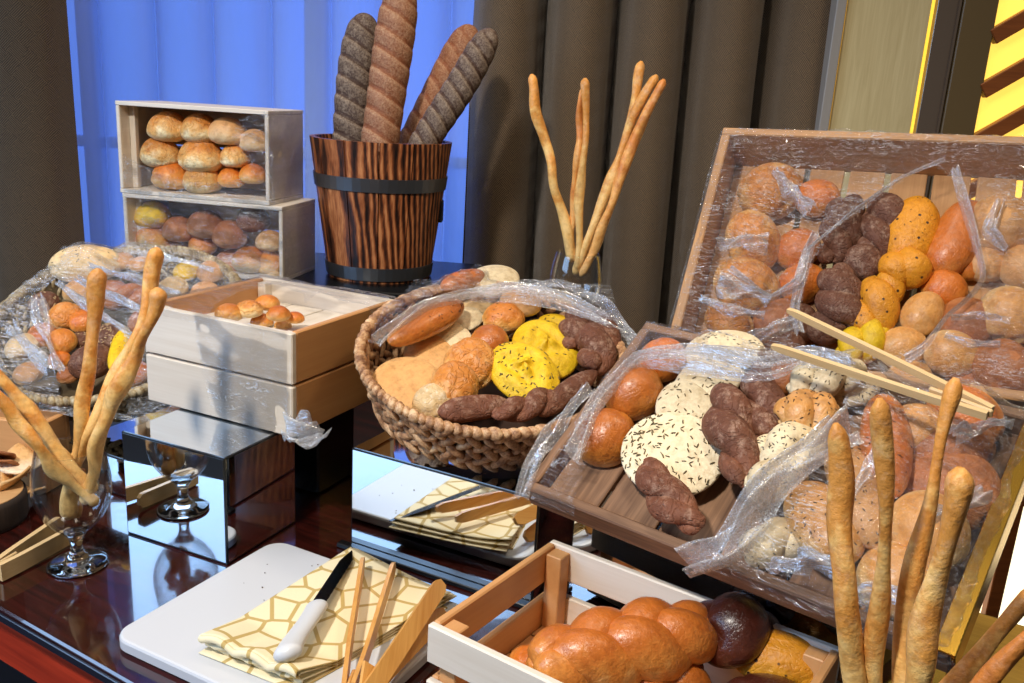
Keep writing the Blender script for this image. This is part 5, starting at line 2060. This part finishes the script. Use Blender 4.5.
open_crate(yaw_frame((-.87, 1.140, .098), -11), .27, .055, .0972, 'low brown wooden trough behind the log slice at the photo edge', (tan_x, tan_y, tan_y, tan_x), 1, 0, .009, 4, 'X', .002, False, name='wooden_trough', cat='wooden trough')

# gold plinth at the table's far end and the gold block on it
plF = Frame(TF.pt(.864, .40, FLZ), TD, TE)
ph = .045 - FLZ
pr = empty('gold_plinth', plF.M(), 'brushed gold metal pedestal beyond the gold-reflecting edge of the tray', 'plinth')
mb = MB(); rounded(mb, 0, 0, .085, .15, 0.0005, ph - .005, .008, .002); mb.build('block', goldb, pr)
mb = MB(); rounded(mb, -.0015, -.0015, .0865, .1515, ph - .0048, ph - .001, .008, .001); mb.build('dark_lid_edge', blackedge, pr)
mb = MB(); rounded(mb, .002, .002, .083, .148, ph - .0008, ph, .008, .0004); mb.build('top_plate', goldb, pr)

# ------------------------------------------------------------------ cling film
FILMCAT = 'cling film'
# tray C: two pieces with the open gap in the middle
keepC = [uvpoly(CF, .03, [(500, 500), (560, 430), (640, 300), (1060, 380), (1060, 420), (860, 372), (806, 366), (700, 372), (640, 360), (604, 395), (572, 470), (545, 545), (510, 540)]),
         uvpoly(CF, .03, [(686, 576), (720, 536), (780, 484), (840, 452), (850, 385), (1060, 395), (1060, 720), (900, 720), (700, 640)])]
fC, hC = drape(CF, 'none', -.03, CW + .03, -.03, CD + .03, .002, CW, CD, F_CLEAR)
bpy.data.objects.remove(fC, do_unlink=True)
# breads recorded above the floor; the film frame sits on the floor of the tray
floor_off = CHh - .006


def film(fr, key, W, D, rim, mat, label, parts=(), **kw):
    o, h = drape(fr, key, -kw.pop('m', .012), W + kw.pop('m2', .012), -kw.pop('m3', .012), D + kw.pop('m4', .012), rim, W, D, mat, **kw)
    tag(o, label, FILMCAT)
    for i, (nm, pts, w, mt) in enumerate(parts):
        P = []
        for p in pts:
            hgt = .02
            for _ in range(4):
                u, v, _x = fr.uv(fr.hit(p[0], p[1], hgt))
                hgt = h(u, v) + (p[2] if len(p) > 2 else 0.0)
            P.append(fr.pt(u, v, hgt + .002))
        rope(nm, P, w, mt, o, 60 + i, fr.ez)
    return o, h


film(CFl, 'C', CW, CD, floor_off + .001, F_CLEAR, 'cling film stretched over the slatted tray with a torn opening in the middle',
     (('gathered_edge', [(575, 465), (600, 402), (640, 362), (700, 366), (760, 372), (806, 362), (850, 372)], .022, F_ROPE),
      ('gathered_edge', [(692, 568), (720, 542), (770, 496), (820, 462), (846, 434)], .034, F_ROPE),
      ('gathered_edge', [(522, 500), (535, 470), (560, 430), (590, 390)], .018, F_ROPE),
      ('crinkle', [(770, 570), (810, 560), (850, 572)], .016, F_ROPE), ('crinkle', [(930, 520), (962, 508), (985, 496)], .010, F_ROPE),
      ('crinkle', [(950, 440), (985, 428), (1008, 426)], .010, F_ROPE), ('crinkle', [(850, 500), (872, 470), (880, 440)], .010, F_ROPE), ('crinkle', [(860, 598), (890, 590), (925, 606)], .012, F_ROPE)),
     keep=keepC, m=.012, m2=.004, m3=.005, m4=.008, seed=3, skirt=.03, aniso=(60, 150), wr=.0020)
# upper crate D
holeD = [uvpoly(DFl, .06, [(812, 262), (830, 232), (930, 165), (960, 185), (982, 300), (955, 322), (905, 352), (850, 380), (790, 340), (800, 300)])]
film(DFl, 'D', DW, DD, DH - .006 + .001, F_BUSY, 'cling film over the upper pine crate, gathered apart above the dark rolls',
     (('gathered_edge', [(730, 270), (770, 300), (800, 285), (808, 250), (815, 235)], .012, F_ROPE),
      ('gathered_edge', [(808, 250), (850, 215), (900, 180), (945, 160)], .006, F_ROPE),
      ('gathered_edge', [(808, 250), (800, 280), (795, 310), (800, 335)], .012, F_ROPE),
      ('crinkle', [(774, 172), (792, 192), (812, 214)], .020, F_ROPE), ('crinkle', [(720, 252), (742, 244), (768, 246)], .020, F_ROPE),
      ('crinkle', [(720, 288), (742, 292), (768, 300)], .020, F_ROPE), ('crinkle', [(700, 300), (730, 312), (765, 316)], .012, F_ROPE),
      ('crinkle', [(745, 344), (768, 334), (792, 322)], .014, F_ROPE), ('crinkle', [(1000, 205), (988, 232), (1006, 250)], .018, F_ROPE),
      ('crinkle', [(950, 318), (975, 316), (1010, 322)], .008, F_ROPE), ('crinkle', [(945, 335), (970, 345), (1000, 345)], .008, F_ROPE),
      ('gathered_edge', [(955, 170), (972, 230), (985, 278), (970, 300), (945, 320), (925, 350), (905, 362)], .014, F_ROPE)),
     holes=holeD, m=.006, m2=.0, m3=.006, m4=.006, seed=5, skirt=.03, aniso=(110, 70), wr=.0026)
# oval basket: band of film over the back only
def ellrim(a, b, rim):
    def fn(U, V):
        k = np.hypot(U / a, V / b)
        return np.maximum(k - 1, 0) * min(a, b), rim
    return fn
keepB = [uvpoly(BFl, .06, [(368, 352), (388, 306), (440, 255), (620, 270), (645, 335), (632, 350), (596, 318), (500, 306), (440, 306), (395, 330), (375, 352)])]
fB = Frame(BFl.O, BFl.ex, BFl.ey)
film(fB, 'B', BA, BB, BH, F_CLEAR, 'cling film band pulled across the back of the oval woven basket',
     (('gathered_edge', [(378, 346), (395, 328), (430, 306), (470, 299), (520, 300), (570, 308), (604, 318), (626, 342)], .018, F_ROPE),
      ('gathered_edge', [(560, 300), (585, 296), (604, 306), (622, 328), (636, 350)], .016, F_ROPE),
      ('gathered_edge', [(480, 296), (520, 290), (552, 288), (580, 292)], .014, F_ROPE)),
     keep=keepB, m=BA + .02, m2=.02, m3=BB + .02, m4=.02, seed=8, skirt=.02, rimfn=ellrim(BA, BB, BH + .006), aniso=(40, 160))
# hamper E
holeE = [uvpoly(EFl, .07, [(34, 300), (58, 282), (92, 312), (128, 330), (122, 400), (62, 398), (45, 340)])]
film(Frame(EFl.O, EFl.ex, EFl.ey), 'E', EA, EB, EH, film_mat('cling film streaked', 2.75, .75, 1.6, 12, 20, .03), 'streaked cling film over the pale woven hamper with a gap at its front',
     (('crinkle', [(88, 262), (130, 280), (180, 296)], .010, F_ROPE), ('crinkle', [(80, 282), (125, 305), (160, 322)], .014, F_ROPE),
      ('crinkle', [(110, 250), (160, 258), (215, 272)], .010, F_ROPE), ('crinkle', [(72, 292), (105, 318), (140, 345)], .010, F_ROPE), ('crinkle', [(12, 330), (30, 350), (55, 372)], .016, F_ROPE),
      ('gathered_edge', [(38, 300), (44, 325), (52, 350), (62, 375)], .014, F_ROPE),
      ('gathered_edge', [(58, 285), (88, 310), (128, 332)], .010, F_ROPE)),
     holes=holeE, m=EA + .012, m2=.004, m3=EB + .012, m4=.012, seed=9, skirt=.03, rimfn=ellrim(EA, EB, EH + .007), aniso=(25, 190), wr=.0024)


def sheet(fr, poly, mat, name, label, parent=None, seed=1, wr=.0016, off=0.0, n=60, sag=0.0):
    """a loose vertical sheet of film in the frame's xz plane (poly in local x, z), y = off"""
    xs_ = [p[0] for p in poly]
    zs_ = [p[1] for p in poly]
    U, V = np.meshgrid(np.linspace(min(xs_), max(xs_), n), np.linspace(min(zs_), max(zs_), n), indexing='ij')
    nz = Nz(seed)
    nz2 = Nz(seed + 1)
    h = off - wr * (nz(np.stack([U * 60 + V * 50, V * 120, 0 * U], -1)) + .8 * nz2(np.stack([U * 130, V * 40, 0 * U], -1)))
    pts = np.stack([U, h, V], -1)
    F = []
    for i in range(n - 1):
        for j in range(n - 1):
            c = (U[i, j] + U[i + 1, j + 1]) / 2, (V[i, j] + V[i + 1, j + 1]) / 2
            if inpoly(np.array([c[0]]), np.array([c[1]]), poly)[0]:
                a = i * n + j
                F.append((a, a + n, a + n + 1, a + 1))
    used = sorted({i for f in F for i in f})
    rm = {k: i for i, k in enumerate(used)}
    mb = MB()
    mb.add(pts.reshape(-1, 3)[used], [tuple(rm[i] for i in f) for f in F])
    o = mb.build(name, mat, parent, True, fix=False)
    if parent is None:
        o.matrix_world = fr.M()
        tag(o, label, FILMCAT)
    return o


def xz(fr, off, pts):
    r = []
    for p in pts:
        u, v, h = fr.uv(on_plane(fr.pt(0, off, 0), fr.ey, *p))
        r.append((u, h))
    return r


# upper stacked crate: film sagging low across the opening, wrapped round the bucket side
f1 = sheet(G1, xz(G1, -.002, [(122, 154), (140, 164), (165, 174), (190, 181), (215, 183), (240, 179), (252, 172), (246, 158), (232, 138), (240, 118), (268, 112), (276, 205), (124, 194)]), F_FRONT, 'cling_film', 'cling film sagging across the front of the upper stacked crate', None, 21, .0014, -.003)
sd = Frame(G1.pt(.285, 0, 0), G1.ey, -G1.ex)
Mi = Matrix(f1.matrix_world).inverted()


def side_sheet(fr0, W, D, H, parent, seed, mat):
    mb = MB()
    n = 40
    U, V = np.meshgrid(np.linspace(-.002, D + .012, n), np.linspace(.0, H, n), indexing='ij')
    nz = Nz(seed)
    nz2 = Nz(seed + 1)
    X = W + .0025 + .0015 * (1 + nz(np.stack([U * 70 + V * 60, V * 70 - U * 60, 0 * U], -1))) * .8 + .0008 * nz2(np.stack([U * 200, V * 120, 0 * U], -1))
    P = np.stack([X, U, V], -1)
    mb.grid(P)
    return mb.build('side_wrap', mat, parent, True, fix=False)


side_sheet(G1, .318, GD, G1H, f1, 31, F_BUSY)
f2 = sheet(G2, xz(G2, -.002, [(122, 194), (282, 208), (283, 283), (124, 270)]), F_FRONT, 'cling_film', 'cling film stretched flat over the front of the lower stacked crate', None, 23, .0010, -.003)
side_sheet(G2, GW, GD, .148, f2, 33, F_BUSY)
# pine box: film over the top edge, hanging down the front
keepH = [uvpoly(HFl, HH, [(120, 300), (240, 268), (330, 280), (400, 296), (372, 306), (320, 292), (305, 300), (262, 318), (250, 345), (120, 330)])]
fH, hH = film(HFl, 'H', HW, HD, HH - .006 + .001, F_LIGHT, 'cling film drawn off the square pine box and hanging down its front', (), keep=keepH, holes=[uvpoly(HFl, HH, [(208, 322), (214, 302), (240, 290), (275, 284), (304, 294), (308, 318), (290, 336), (230, 328)])], m=.006, m2=.006, m3=.006, m4=.006, seed=12, skirt=.02, wr=.0012)
fo = HF.up(-HH)
pz = xz(fo, -.003, [(190, 300), (285, 330), (288, 436), (250, 428), (215, 405), (200, 360)])
pz = [(u, h + .0) for u, h in pz]
sh_ = sheet(fo, pz, F_LIGHT, 'front_drape', None, fH, 41, .0018, -.004)
# the drape's geometry is in the box frame: move it into the film's frame
Dm = np.array((fH.matrix_world.inverted() @ fo.M()))
for v in sh_.data.vertices:
    c = Dm[:3, :3] @ np.array(v.co) + Dm[:3, 3]
    v.co = c
# crumpled tail of film at the box corner
tail_pts = [on_y(288, 432, .99), on_y(298, 434, .985), (on_y(308, 437, .985)), on_y(320, 440, .99)]
rope('crumpled_tail', tail_pts, .026, F_ROPE, fH, 77, (0, -.5, 1), 11, .5)
for o in list(bpy.data.objects):
    if o.type == 'MESH' and not o.data.materials:
        print('NO MATERIAL', o.name)
